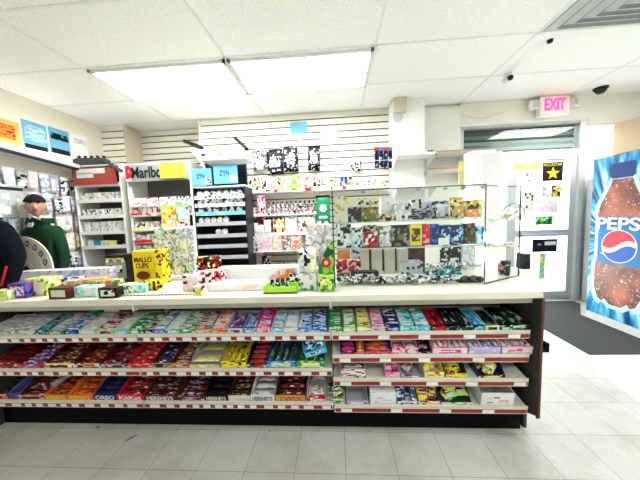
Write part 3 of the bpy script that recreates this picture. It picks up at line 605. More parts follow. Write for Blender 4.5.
def pxpouch(name, label, cat, u0, u1, v0, v1, Y, m, t=.03, group=None, tilt=0, panel=None):
    a = aty((u0+u1)/2, v0, Y); b = aty((u0+u1)/2, v1, Y); W = aty(u1, (v0+v1)/2, Y).x-aty(u0, (v0+v1)/2, Y).x; H = a.z-b.z
    o = obj(name, pillow_bm(W, H, t, 8, 8, .1, 'z'), B(m) if isinstance(m, str) else m, loc=((a.x+b.x)/2, Y, (a.z+b.z)/2), rot=(0, tilt, 0), smooth=True); tag(o, label, cat, group)
    if panel:
        bm = BM(); bxx(bm, -W*.28, W*.28, -t*.55, -t*.4, -H*.2, H*.2); obj('label_panel', bm, B(panel, 45), o)
    return o
wht = mat('white shelf enamel', (.84,.84,.81), .4); greyin = mat('grey rack back', (.16,.155,.14), .6)
# --- white shelf rack (left)
def rack(name, label, u0, u1, vtop, Y, D, shelves, m, inner, base=0.0, side=.012):
    x0 = aty(u0, vtop+20, Y).x; x1 = aty(u1, vtop+20, Y).x; zt = aty((u0+u1)/2, vtop, Y).z
    t = thing(name, label, 'shelf rack', ((x0+x1)/2, Y+D/2, base)); W = x1-x0; ox, oy = (x0+x1)/2, Y+D/2
    for s in (-1, 1):
        bm = BM(); bxx(bm, s*(W/2-side/2)-side/2, s*(W/2-side/2)+side/2, -D/2, D/2, 0, zt-base); obj('side_panel', bm, m, t)
    bm = BM(); bxx(bm, -W/2, W/2, D/2-.01, D/2, 0, zt-base); obj('back_panel', bm, inner, t)
    bm = BM(); bxx(bm, -W/2, W/2, -D/2, D/2, zt-base, zt-base+.015); obj('top_panel', bm, m, t)
    zs = []
    for v in shelves:
        z = aty((u0+u1)/2, v, Y).z; zs.append(z); bm = BM(); bxx(bm, -W/2+side, W/2-side, -D/2+.005, D/2-.01, z-base-.014, z-base); s_ = obj('shelf', bm, m, t)
        bm = BM(); bxx(bm, -W/2+side, W/2-side, -D/2, -D/2+.005, z-base-.03, z-base+.012); obj('shelf_lip', bm, m, s_)
    return t, x0+side, x1-side, zt, zs
YR = 2.86
t, rx0, rx1, rzt, zs = rack('shelf_rack', 'tall white tobacco shelf rack with red header, left of the black letter rack', 74, 121, 166, YR, .30, (184, 200, 216, 232, 246.5), wht, greyin)
bm = BM(); bxx(bm, rx0-t.location.x, rx1-t.location.x-.02, -.165, -.155, 1.985-.01, rzt-.02); hd = obj('header_sign', bm, mat('rust red sign', (.42,.07,.05), .5), t)
bm = BM(); bxx(bm, -.22, .12, -.168, -.165, rzt-.085, rzt-.030); bxx(bm, -.22, -.02, -.168, -.165, rzt-.13, rzt-.075); obj('sign_panel', bm, pm('white'), hd)
PK = {}
def pack_row(Y, z, x0, x1, n, wpk, h, cols, label, group, name='cigarette_pack', cat='cigarette pack', gap=0, d=.03):
    for i in range(n):
        c = cols[i % len(cols)] if random.random() < .75 else random.choice(cols)
        me = shared(('pk', wpk, h, c), lambda: rbox_bm(wpk, d, h), [B(c, 35)])
        o = inst(name, me, (x0+(i+.5)*(x1-x0)/n, Y+random.uniform(0, .012), z), (0, 0, random.uniform(-.04, .04))); tag(o, label, cat, group)
CIG = ['white+lpink+red', 'white+white+grey', 'cream+white+gold', 'white+red+white', 'lgrey+white+navy']
names = ['topmost', 'second', 'third', 'fourth', 'fifth']
pack_row(YR+.03, zs[0], rx0+.01, rx1-.03, 7, .055, .075, ['maroon+red','white+lpink','cream+white'], 'small carton on the topmost shelf of the white rack, under its red header', 'packs on the white rack, topmost shelf')
for x in ():
    pass
pack_row(YR+.03, zs[1], rx0+.02, rx1-.03, 9, .045, .085, ['white+lemon+gold+white','white+cream+lpink','white+grey+white'], 'white pack with yellow print on the second shelf of the white rack', 'packs on the white rack, second shelf')
pack_row(YR+.03, zs[2], rx0+.02, rx1-.02, 9, .045, .08, ['white+maroon+white','white+white+dark','cream+white+brown'], 'white pack with dark dot on the third shelf of the white rack', 'packs on the white rack, third shelf')
pack_row(YR+.03, zs[3], rx0+.02, rx1-.02, 5, .085, .12, ['white+white+lgrey','white+lgrey+white'], 'white carton on the fourth shelf of the white rack', 'cartons on the white rack, fourth shelf', 'carton', 'carton')
for i, (c, a, b_) in enumerate((('white',88,94),('teal',94,101),('aqua+white',101,108),('yellow+lemon',108,117),('dark',117,119))):
    pxbox('small_carton', f'small {["white","teal","pale aqua","yellow","narrow black"][i]} carton on the lowest stocked shelf of the white rack', 'carton', a, b_, 240.5, YR+.03, zs[4], c, .05)
# --- letter-sign rack
rt, rx0, rx1, rzt, zs = rack('cigarette_rack', 'cigarette shelf rack with black letter sign and yellow card on top', 127, 191, 164, YR-.02, .32, (204, 213.5, 228, 240.5, 252), wht, greyin)
rx, ry = rt.location.x, YR-.02
z_h0, z_h1 = aty(155, 181, ry).z, aty(155, 164, ry).z
bm = BM(); bxx(bm, rx0-rx-.01, rx1-rx+.01, -.172, -.162, z_h0, z_h1); hd = obj('header_sign', bm, mat('silver sign face', (.30,.315,.33), .4), rt)
bm = BM(); bxx(bm, rx0-rx-.008, rx0-rx+.07, -.174, -.172, z_h0+.01, z_h1-.01); obj('red_chevron', bm, B('red+lpink+grey+red', 12), hd)
text('sign_lettering', 'Marlboro', .13, (rx0-rx+.30, -.175, (z_h0+z_h1)/2+.005), FRONT, pm('black'), hd, .001, bold=.003, fit=(.47, .125))
bm = BM(); xa = aty(161, 172, ry-.02).x-rx; xb = aty(185, 172, ry-.02).x-rx; bxx(bm, xa, xb, -.20, -.18, z_h0+.02, z_h1); tag(obj('yellow_card', bm, mat('yellow card', (.85,.74,.05), .5), loc=(rx, ry+.16, 0)), 'blank yellow card covering the end of the black letter sign', 'card')
cols = ['white+lpink+red+white', 'white+white+grey+dark', 'cream+white+lpink', 'white+red+white+lpink']
xm = rx0+(rx1-rx0)*.52
for k in range(5):
    xe = rx1-.01 if k < 2 else xm
    n = 12 if k < 2 else 6
    cc = ['white+lpink+grey', 'white+blue+white', 'white+red+dark', 'blue+white+red+lblue'] if k == 4 else cols
    pack_row(ry+.03, zs[k], rx0+.01, xe, n, .046, .078, cc, f'cigarette pack on the {names[k]} shelf of the letter sign rack', f'packs on the letter sign rack, {names[k]} shelf')
    bm = BM(); bxx(bm, rx0-rx, (xe-rx), -.168, -.160, zs[k]-.022, zs[k]+.012); obj('price_strip', bm, B(['white+lpink+grey','lpink+red+white','white+lemon+cream','red+red+lpink','red+maroon+red'][k], 20), rt)
# bright cards hung over the right half of that rack
k = 0
for u0, u1, v0, v1, c, lb in ((161,176,207,219,'yellow+lemon+lpink+orange','yellow scratch card with red print, upper left of the card wall'),(176,190,207,219,'lblue+white+blue+cream','pale blue scratch card, upper right of the card wall'),
    (161,176,220,233,'lemon+orange+white+pink','lemon scratch card with orange blot below the yellow one'),(176,190,220,233,'white+cream+lblue+red','white scratch card with blue print below the pale blue one'),
    (162,176,234,248,'lpink+magenta+lemon+lpink','pink scratch card under the lemon one'),(176,191,234,248,'lpink+cream+red+white','cream and red scratch card at right of the pink one')):
    p0 = aty(u0, v0, ry-.04); p1 = aty(u1, v1, ry-.04); bm = BM(); bxx(bm, p0.x+.003, p1.x-.003, 0, .004, p1.z+.003, p0.z-.003)
    tag(obj('scratch_card', bm, B(c, 22), loc=(0, ry-.04, 0)), lb, 'card', 'scratch cards beside the cigarette packs')
bm = BM(); p0 = aty(160, 206, ry-.03); p1 = aty(192, 250, ry-.03); bxx(bm, p0.x, p1.x, .0, .006, p1.z, p0.z); obj('card_backing', bm, pm('lime'), rt, loc=(-rx, -.16-.03, 0))
# --- black nicotine can rack
t, rx0, rx1, rzt, zs = rack('can_rack', 'black pouch can rack with pale blue branded headers, right of the letter rack', 194, 246, 187, YR, .25, (196, 204, 212.5, 223, 235, 245.5, 256.5, 268), wht, mat('black rack back', (.010,.011,.014), .5))
rx = t.location.x
darkm = mat('black rack enamel', (.012,.013,.018), .4)
for ch in t.children:
    if ch.name.startswith('side_panel'): ch.data.materials[0] = darkm
    if ch.name.startswith('back_panel'):
        pass
silver = mat('silver shelf lip', (.42,.43,.46), .4)
for i, s_ in enumerate([c for c in t.children if c.name.startswith('shelf')]):
    s_.data.materials[0] = darkm if i > 2 else wht
    for l in s_.children: l.data.materials[0] = [B('white+white+lblue+dark', 30), B('white+white+grey', 30), B('cyan+lblue+cyan', 20)][i] if i < 3 else silver
for (u0, u1, v0, v1, lb) in ((191,212,169,181,'pale blue pouch brand header card, the left one'),(213,238,165,179,'pale blue pouch brand header card, the right and taller one')):
    p0 = aty(u0, v0, YR-.01); p1 = aty(u1, v1+4, YR-.01); W = p1.x-p0.x; H = p0.z-p1.z
    h = thing('header_card', lb, 'sign', ((p0.x+p1.x)/2, YR-.01, p1.z)); bm = BM(); bxx(bm, -W/2, W/2, 0, .006, 0, H); obj('card', bm, mat('pale blue card', (.14,.45,.74), .4), h)
    text('printed_brand', 'ZYN', .1, (-W*.05, -.002, H*.55), FRONT, pm('navy'), h, .0008, bold=.001, fit=(W*.42, H*.28))
    bm = BM(); bxx(bm, W*.18, W*.45, -.0015, 0, H*.1, H*.42); obj('warning_label', bm, B('white+black+white', 60), h)
def can_bm(): bm = BM(); lathe(bm, [(.001,0),(.031,0),(.034,.003),(.034,.018),(.031,.021),(.001,.021)], 20); return bm
canm = {}
def can(Y, z, x, c, lab, g): 
    me = shared(('can', c), can_bm, [B(c, 50)], False); o = inst('pouch_can', me, (x, Y, z+.034), (math.pi/2, 0, 0)); tag(o, lab, 'can', g)
for k, n, c, lb in ((0, 7, 'white+lblue+white+dark', 'topmost'), (1, 7, 'white+white+dark', 'second'), (2, 6, 'white+lgrey+navy', 'third')):
    for i in range(n): can(YR+.05, zs[k], rx0+.05+i*(rx1-rx0-.08)/(n-.5), c, f'white pouch can on the {lb} shelf of the black can rack', f'pouch cans, {lb} shelf of the black rack')
for i in range(5): can(YR+.04, zs[3], rx0+.05+i*.072, 'white+cream+lgrey', 'white pouch can in the row of five on the black can rack', 'row of five pouch cans')
for i in range(2): can(YR+.04, zs[4], rx0+.24+i*.072, 'lgrey+white+lpink', 'pale pouch can of the lone pair on the black can rack', 'lone pair of pouch cans')
# white light box and brackets above it
pts = [aty(189, 149, 2.80), aty(243, 151, 2.80), aty(246, 158, 2.80), aty(199, 161, 2.80)]; c0 = (pts[0]+pts[2])/2
t = thing('light_box', 'white hanging light box on two dark brackets above the black can rack', 'light box', (c0.x, 3.05, c0.z-.1))
bm = BM(); poly(bm, [(q.x-c0.x, q.z-c0.z+.1) for q in pts], .30, 'y'); bmesh.ops.translate(bm, vec=(0,-.25,0), verts=bm.verts); obj('panel', bm, wht, t, bevel=.006)
for (ua, va), (ub, vb) in (((184,141), (202,148)), ((235,138), (247,149))):
    a_ = aty(ua, va, 3.40)-t.location; b2_ = aty(ub, vb, 2.82)-t.location; bm = BM(); cyl(bm, a_, b2_, .024, seg=4); obj('bracket', bm, mat('black bracket', (.006,.006,.006), .6, spec=.1), t)
for x0_, x1_ in ((-.18,-.13),(.03,.045)): bm = BM(); bxx(bm, x0_, x1_, -.256, -.25, .08, .105); obj('clip', bm, pm('dark'), t)
p0 = aty(204, 156, 3.2); p1 = aty(247, 180, 3.2); bm = BM(); bxx(bm, p0.x, p1.x, 0, .03, p1.z-.1, p0.z); tag(obj('display_board', bm, mat('dark blue black board', (.006,.014,.025), .3), loc=(0, 3.2, 0), bevel=.006), 'black display board standing behind the pale blue header cards', 'board')

# --- slat wall goods
YS = 3.43
def card(name, label, u0, u1, v0, v1, Y, c, cat='card', group=None, face=None, th=.003):
    p0 = aty(u0, (v0+v1)/2, Y); p1 = aty(u1, (v0+v1)/2, Y); zt = aty((u0+u1)/2, v0, Y).z; zb = aty((u0+u1)/2, v1, Y).z
    bm = BM(); bxx(bm, p0.x-(p0.x+p1.x)/2, p1.x-(p0.x+p1.x)/2, 0, th, 0, zt-zb); return tag(obj(name, bm, B(c, 18) if isinstance(c, str) else c, loc=((p0.x+p1.x)/2, Y-th, zb)), label, cat, group)
c_ = card('poster', 'small sky blue paper notice high on the slat wall', 290, 307, 122, 134, YS, mat('sky blue paper', (.15,.42,.68), .6)); bm = BM(); bxx(bm, -.10, .10, -.0005, .003, -.05, 0); obj('white_footer', bm, pm('white'), c_)
card('notice', 'faint white paper notice right of the sky blue one', 321, 337, 131, 141, YS, mat('white paper', (.86,.86,.86), .6), 'paper')
for u0, u1, v0, v1, c, lb in ((253,265,150,171,'grey+lgrey+dark+lgrey','grey speckled bag, leftmost of the four hanging bags'),(267,283,149,175,'black+black+silver+dark','black bag with white face print, second of the hanging bags'),
        (283.5,298,146,172,'black+silver+black+dark','black bag hanging closest right of its twin'),(308,320,146,171,'black+grey+black','tall black bag hanging alone on the slat wall, rightmost')):
    pxpouch('hanging_bag', lb, 'bag', u0, u1, v0, v1, YS-.05, c, .03, 'bags hanging on the slat wall', tilt=random.uniform(-.06, .06), panel='white+lgrey+black')
pxpouch('hanging_bag', 'small black and white skull print pouch on the slat wall', 'bag', 350, 361, 161, 171, YS-.05, 'white+black+lgrey+black', .02)
# red and blue packs on a wire hook by the pillar
hk = thing('wire_hook', 'thin wire display hook on slat wall beside the white pillar', 'hook', (.56, YS-.01, 2.16))
bm = BM(); cyl(bm, (-.06,0,0), (-.06,-.2,0), .004); cyl(bm, (.10,0,0), (.10,-.2,0), .004); cyl(bm, (-.06,-.2,0), (.10,-.2,0), .004); cyl(bm, (-.06,-.1,0), (-.06,-.1,.14), .003); cyl(bm, (-.06,-.1,.14), (.10,-.1,.14), .003); obj('wire', bm, alu, hk)
for i, c in enumerate(('red','blue','red','blue')):
    o = pxpouch('hanging_pack', f'black pack with {c} top on the wire hook, {["first","second","third","fourth"][i]} from the left', 'pack', 374.5+i*4.6, 379+i*4.6, 148, 168, YS-.20, 'black+black+lgrey+navy', .015, 'packs on the wire hook')
    bm = BM(); w_ = .028; bxx(bm, -w_, w_, -.01, .01, .085, .125); obj('coloured_top', bm, pm(c), o)
# wall shelves on the slat wall
def wshelf(label, u0, u1, v, Y=YS-.25, lipc='white', th=.012, D=.24, lip=.02):
    p0 = aty(u0, v, Y); p1 = aty(u1, v, Y); z = aty((u0+u1)/2, v, Y).z
    t = thing('wall_shelf', label, 'shelf', ((p0.x+p1.x)/2, YS, z-th), group='shelves on the slat wall'); W = p1.x-p0.x
    bm = BM(); bxx(bm, -W/2, W/2, -D, 0, 0, th); obj('shelf_board', bm, wht, t)
    bm = BM(); bxx(bm, -W/2, W/2, -D-.004, -D, -.005, th+lip); obj('front_lip', bm, B(lipc, 14), t)
    return z, p0.x, p1.x
def goods(u0, u1, n, vt, Y, z, cols, nm, lab, cat, grp, d=.04, gap=.15, jit=1.2, pouch=False):
    for i in range(n):
        a = u0+(u1-u0)*i/n; b = u0+(u1-u0)*(i+1-gap)/n; c = cols[i % len(cols)]; v = vt+random.uniform(-jit, jit)
        pxbox(nm, lab, cat, a, b, v, Y, z, c, d, grp, panel=random.choice(['white+dark+lemon','lpink+white+black','lemon+white+dark']) if (u1-u0)/n > 6 else None)
z, a, b_ = wshelf('long top wall shelf with red and white strip, right of the black can rack', 246, 387, 189, lipc='white+lpink+white+red')
goods(246, 268, 3, 178, YS-.22, z, ['white+lemon+black','lemon+black+white','white+black+cream'], 'snack_cup', 'white cup with dark lid at the left end of the top wall shelf', 'cup', 'cups, left end of the top wall shelf')
goods(269, 289, 3, 177, YS-.22, z, ['cream+lemon+lpink','lemon+lpink+black','white+black+lemon'], 'snack_cup', 'yellowish cup left of the green and yellow pouch on the top wall shelf', 'cup', 'yellowish cups on the top wall shelf')
pxpouch('candy_pouch', 'green and yellow pouch rising over the top wall shelf', 'pouch', 289, 300, 176, 191, YS-.24, 'lemon+green+yellow+red', .03)
pxpouch('candy_pouch', 'pink and white pouch at right of the green and yellow one', 'pouch', 299, 309, 176, 189, YS-.23, 'white+red+lpink', .03)
goods(309, 338, 7, 178, YS-.22, z, ['white+purple+lpink','lpink+dark+lemon','lemon+dark+white','purple+white'], 'slim_box', 'slim pale box with purple stripe on the top wall shelf', 'box', 'slim boxes on the top wall shelf', gap=.25)
goods(340, 353, 3, 176, YS-.22, z, ['navy+blue+gold','blue+navy+white'], 'blue_box', 'navy box with gold top on the top wall shelf', 'box', 'navy boxes on the top wall shelf')
goods(354, 386, 5, 179, YS-.22, z, ['white+lpink','white+dark+white','cream+black+white','white+dark+lpink'], 'ornament_box', 'small white and black box near the pillar on the top wall shelf', 'box', 'small boxes near the pillar')
z, a, b_ = wshelf('second wall shelf, crowded with small bottles, left of the green bag', 242, 331, 214)
goods(245, 257, 1, 207, YS-.23, z, ['lemon+white+dark'], 'shot_carton', 'cream carton at the left end of the second wall shelf', 'carton', None)
goods(257, 266, 1, 196, YS-.23, z, ['pink+lpink+magenta'], 'shot_carton', 'tall pink carton on the second wall shelf', 'carton', None)
def bottle_bm(r=.018, h=.1): bm = BM(); lathe(bm, [(.001,0),(r,0),(r,h*.6),(r*.5,h*.78),(r*.5,h*.85),(r*.6,h*.86),(r*.6,h),(.001,h)], 10); return bm
def bottles(u0, u1, n, Y, z, cols, capc, lab, grp, r=.018, h=.10, nm='small_bottle'):
    for i in range(n):
        u = u0+(u1-u0)*(i+.5)/n; x = aty(u, 205, Y).x; c = cols[i % len(cols)]
        me = shared(('bt', r, h, c), lambda: bottle_bm(r, h), [B(c, 45)], False); o = inst(nm, me, (x, Y, z)); tag(o, lab, 'bottle', grp)
        def capb(): bm = BM(); lathe(bm, [(r*.66,0),(r*.66,h*.16)], 10); return bm
        k = inst('cap', shared(('cap', r, h, capc), capb, [pm(capc)]), (0, 0, h*.86), parent=o)
bottles(267, 316, 11, YS-.20, z, ['grey+maroon+white','lpink+maroon+white','dark+white+lgrey','maroon+lpink+white','grey+dark+lpink'], 'dark', 'small energy shot bottle in the back row of the second wall shelf', 'back row of shot bottles', h=.155)
bottles(262, 314, 12, YS-.235, z, ['pink+maroon+white','dark+grey+lpink','grey+pink+dark'], 'dark', 'small energy shot bottle in the front row of the second wall shelf', 'front row of shot bottles', h=.09)
z, a, b_ = wshelf('third wall shelf holding a brown box and white cartons', 246, 316, 234)
pxbox('brown_box', 'dark brown carton at the left of the third wall shelf', 'carton', 252, 266, 213, YS-.2, z, 'brown+tan+maroon', .06)
for i, (a, b2, v) in enumerate(((251,258,223),(258,264,225),(264,271,220))): pxpouch('tissue_pack', 'white pouch standing before the dark brown carton', 'pouch', a, b2, v, 234, YS-.24, 'white+white+cream', .02, 'white pouches before the brown carton')
pxbox('snack_box', 'yellow and black carton with red rim on the third wall shelf', 'carton', 273, 284, 218, YS-.22, z, 'lemon+black+white+red', .06)
pxbox('white_box', 'white carton with dark grey outline on the third wall shelf', 'carton', 285, 297, 216, YS-.22, z, 'white+white+grey', .06, panel='white+lgrey+white')
pxbox('candy_box', 'white and red carton at the right end of the third wall shelf', 'carton', 298, 315, 216, YS-.22, z, 'white+cream+red+dgreen', .06)
# acrylic bin with little cartons
Yb = 3.02
p0 = aty(249, 234, Yb); p1 = aty(317, 250, Yb)
t = thing('acrylic_bin', 'clear acrylic bin of small cartons in front of the slat wall', 'bin', ((p0.x+p1.x)/2, Yb+.1, p1.z)); W = p1.x-p0.x; H = .16; gl = glass('acrylic', (.97,.96,.97), .12)
bm = BM(); bxx(bm, -W/2, W/2, -.1, -.095, 0, H); obj('front_pane', bm, gl, t)
bm = BM(); bxx(bm, -W/2, W/2, -.1, .28, -.006, 0); obj('floor_pane', bm, wht, t)
for i, (a, b2, c, lb) in enumerate(((250,257,'white+dark+lgrey','white carton with dark round mark'),(257,272,'pink+lpink+white','pink and white carton'),(273,281,'cream+gold+white','cream carton with gold letters'),(282,290,'black+white+red','black carton with red letters'),(291,301,'cream+tan+red','cream carton with brown letters'),(303,312,'black+lpink+brown+black','black and pink carton'))):
    pxbox('small_carton', lb+' in the clear acrylic bin', 'carton', a, b2, 236.5, Yb+.02, p1.z, c, .05)
z, a, b_ = wshelf('lowest wall shelf just above the long white display boxes', 246, 314, 266)
pxbox('pink_bag', 'pink and white carton on the lowest wall shelf', 'carton', 251, 264, 251, YS-.23, z, 'lpink+white+pink', .06)
pxbox('black_pouch', 'small black and white carton right of the pink one on the lowest wall shelf', 'carton', 262, 271, 256, YS-.245, z, 'black+white+dark', .03)
for i in range(6): pxbox('flat_pack', 'flat pack lying at the front of the lowest wall shelf', 'pack', 271+i*6, 276.5+i*6, 262.5, YS-.24, z, ['lemon+white','white+lgrey','orange+white'][i % 3], .05, 'flat packs on the lowest wall shelf')
# pillar shelves
def pshelf(label, x0, x1, y0, y1, z, wood=True):
    t = thing('wall_shelf', label, 'shelf', ((x0+x1)/2, y1, z)); bm = BM(); bxx(bm, (x0-x1)/2, (x1-x0)/2, y0-y1, 0, 0, .018); obj('shelf_board', bm, wht, t)
    bm = BM(); bxx(bm, (x0-x1)/2, (x1-x0)/2, y0-y1-.004, y0-y1, -.002, .02); obj('front_edge', bm, mat('light wood edge', (.45,.28,.15), .5) if wood else wht, t)
    for s in (x0-x1, x1-x0): bm = BM(); poly(bm, [(0,0),(y0-y1,0),(0,-.12)], .006, 'x'); bmesh.ops.translate(bm, vec=(s/2*.96,0,0), verts=bm.verts); obj('bracket', bm, wht, t)
z = aty(440, 153, 3.15).z; pshelf('upper wood edged white shelf on the wall right of the pillar', 1.08, 1.56, 3.12, 3.43, z)
z = aty(440, 170, 3.15).z; pshelf('lower wood edged white shelf on the wall right of the pillar', 1.08, 1.56, 3.10, 3.43, z)
z = aty(410, 155, 2.95).z; pshelf('plain white shelf on the front of the white pillar', .68, 1.10, 2.93, 3.20, z, False)
z2 = aty(410, 188, 2.95).z; pshelf('low white shelf at the foot of the pillar face', .68, 1.12, 2.93, 3.20, z2, False)
pxbox('clear_bin', 'white tray with small yellow letters on the low pillar shelf', 'box', 397, 414, 178, 2.98, z2+.018, 'white+white+lemon', .1)
bm = BM(); bxx(bm, -.02, .02, 0, .18, 0, .025); bxx(bm, -.03, .03, -.03, 0, 0, .02); tag(obj('stapler', bm, pm('dark'), loc=(1.06, 2.98, z+.018+.0), rot=(0,0,-.6), bevel=.004), 'black stapler shaped tool lying on the corner of the pillar shelf', 'tool')
bpy.data.objects['stapler'].location.z = aty(410, 155, 2.95).z+.02
p = aty(400.5, 104, 3.14); bm = BM(); bxx(bm, -.075, .075, 0, .06, -.08, .08); o = tag(obj('alarm_box', bm, mat('aged beige plastic', (.62,.52,.36), .5), loc=(p.x, 3.14, p.z), bevel=.01), 'beige alarm box high on the white pillar', 'alarm box'); bm = BM(); cyl(bm, (0,-.004,0), (0,.0,0), .03, seg=16); obj('grille', bm, pm('lgrey'), o)
p = aty(398, 117, 3.19); bm = BM(); cyl(bm, (0,0,0), (0,-.012,0), .055, seg=24); tag(obj('round_plaque', bm, pm('lgrey'), loc=(p.x, 3.198, p.z)), 'faint round white plaque on the pillar under the beige alarm box', 'plaque')

# ================================================================== LEFT WALL: notices, rail, hanging goods
def wcard(label, y0, y1, z0, z1, c, bands=()):
    bm = BM(); bxx(bm, 0, .003, -(y1-y0)/2, (y1-y0)/2, 0, z1-z0); o = tag(obj('wall_notice', bm, c, loc=(-3.12, (y0+y1)/2, z0)), label, 'notice')
    for f0, f1, s0, s1, m in bands:
        bm = BM(); bxx(bm, .003, .004, -(y1-y0)/2+f0*(y1-y0), -(y1-y0)/2+f1*(y1-y0), s0*(z1-z0), s1*(z1-z0)); obj('printed_band', bm, m, o)
sky = mat('sky blue paper', (.15,.42,.68), .6); blkp = pm('black')
lines = busy(('orange','orange','brown'), 16, stretch=(1,1,4)); linesb = busy(('lblue','cyan','grey'), 18, stretch=(1,.6,4))
wcard('orange paper notice with brown lines on the left wall', 2.22, 2.495, 2.33, 2.555, mat('orange paper', (.85,.45,.12), .6), [(.15,.85,.2,.8,lines)])
wcard('blue and grey notice with black foot, second on the left wall', 2.515, 2.745, 2.33, 2.61, sky, [(.1,.95,.3,.85,linesb),(.05,.95,.0,.16,blkp)])
wcard('blue notice with dark bands, third on the left wall', 2.765, 2.985, 2.34, 2.62, sky, [(.08,.95,.55,.8,busy(('black','teal','black'), 20)),(.05,.95,.0,.2,blkp)])
wcard('white notice with faint print, last on the left wall', 3.01, 3.21, 2.38, 2.63, mat('white paper', (.86,.86,.86), .6), [(.15,.9,.55,.8,busy(('white','lgrey'), 22, stretch=(1,1,4)))])
a = atx(-4, 147, -2.92); b_ = atx(87, 171, -2.92)
t = thing('display_rail', 'long white and black light rail above the hanging goods on left wall', 'rail', (a+b_)/2); d = (b_-a)
t.rotation_euler = (math.atan2(d.z, d.y), 0, 0); L = d.length
bm = BM(); bxx(bm, -.10, .02, -L/2, L/2, 0, .045); obj('rail_housing', bm, pm('lgrey'), t, bevel=.004)
bm = BM(); bxx(bm, .0, .025, -L/2, L/2, -.025, 0); obj('rail_shadow_lip', bm, pm('dark'), t)  # dark strip drawn as the shadow line under the rail
bm = BM(); cyl(bm, (-.12,-L/2,.02), (-.12,L/2,.02), .013); obj('added_tube', bm, mat('rail tube', (.9,.9,.9), .5, emit=(1,.97,.95), estr=7), t)  # glowing tube added to lift the rail's shade off the hanging goods
bm = BM(); bxx(bm, -.20, -.10, -L/2, L/2, .0, .02); obj('wall_bracket', bm, pm('white'), t)
# black tray with knobs on the rail
p = aty(92, 161, 2.93); KZ = aty(97.5, 166, 2.86).z+.0155; t = thing('knob_rack', 'dark grey rack with five round knobs on top of the white tobacco rack', 'rack', (p.x, 2.93, KZ), (0, 0, .2))
bm = BM(); bxx(bm, -.17, .17, -.05, .05, 0, .075); bxx(bm, -.15, .15, -.04, .06, .075, .09); obj('body', bm, mat('dark grey plastic', (.05,.055,.06), .4), t, bevel=.006)
for i in range(5): bm = BM(); lathe(bm, [(.012,0),(.016,.01),(.015,.03),(.001,.034)], 10); obj('knob', bm, pm('black'), t, loc=(-.13+i*.065, 0, .09))
a = aty(102, 161, 2.93)+Vector((0,0,.02)); b_ = aty(122, 172, 2.80)+Vector((0,0,.01)); bm = BM(); cyl(bm, Matrix.Rotation(-.2, 3, 'Z') @ (a-t.location), Matrix.Rotation(-.2, 3, 'Z') @ (b_-t.location), .02, seg=4); obj('arm', bm, mat('dark grey plastic', (.05,.055,.06), .4), t)
# peg display
bm = BM(); bxx(bm, -3.12, -3.105, 2.15, 3.15, .6, 2.10); pg = tag(obj('peg_board', bm, mat('white peg board', (.78,.78,.77), .5), ), 'white peg board full of hanging packs on the left wall', 'board')
cs = ['white+lpink+lgrey','lgrey+white+dark','white+mint+lpink','lpink+pink+white','white+lblue+grey','grey+white+black','white+lemon+lgrey','lav+white+lgrey','dark+lgrey+white']
rown = ['topmost','second','third','fourth','lowest']
for r in range(5):
    for k in range(9):
        y = 2.20+k*.102+random.uniform(-.01, .01); c = random.choice(cs); zt = 2.05-r*.215+random.uniform(-.012, .012); hh = random.choice((.15,.17,.185))
        me = shared(('hang', c, hh), lambda: pillow_bm(.088, hh, .035, 6, 6, .1, 'z'), [B(c, 26)], True)
        g = f'packs hanging in the {rown[r]} row of the peg board'
        o = inst('hanging_pack', me, (-3.055, y, zt-hh/2), (0, random.uniform(-.06, .06), math.pi/2)); tag(o, f'pale blister pack hanging in the {rown[r]} row of the white peg board', 'pack', g)
        def hd(): bm = BM(); bxx(bm, -.042, .042, -.003, .003, 0, .03); return bm
        inst('header_card', shared(('hh', k % 3), hd, [pm(['lpink','white','grey'][k % 3])]), (0, 0, hh/2-.005), parent=o)
# dark banner on the board
bm = BM(); bxx(bm, 0, .004, -.16, .16, 0, .30); o = tag(obj('stone_poster', bm, busy(('lgrey','grey','white','grey'), 10), loc=(-3.03, 2.22, 1.62)), 'grey stone patterned poster with dark title bar at the photo left edge', 'poster'); bm = BM(); bxx(bm, .004, .006, -.16, .16, .25, .28); obj('title_bar', bm, pm('dark'), o)

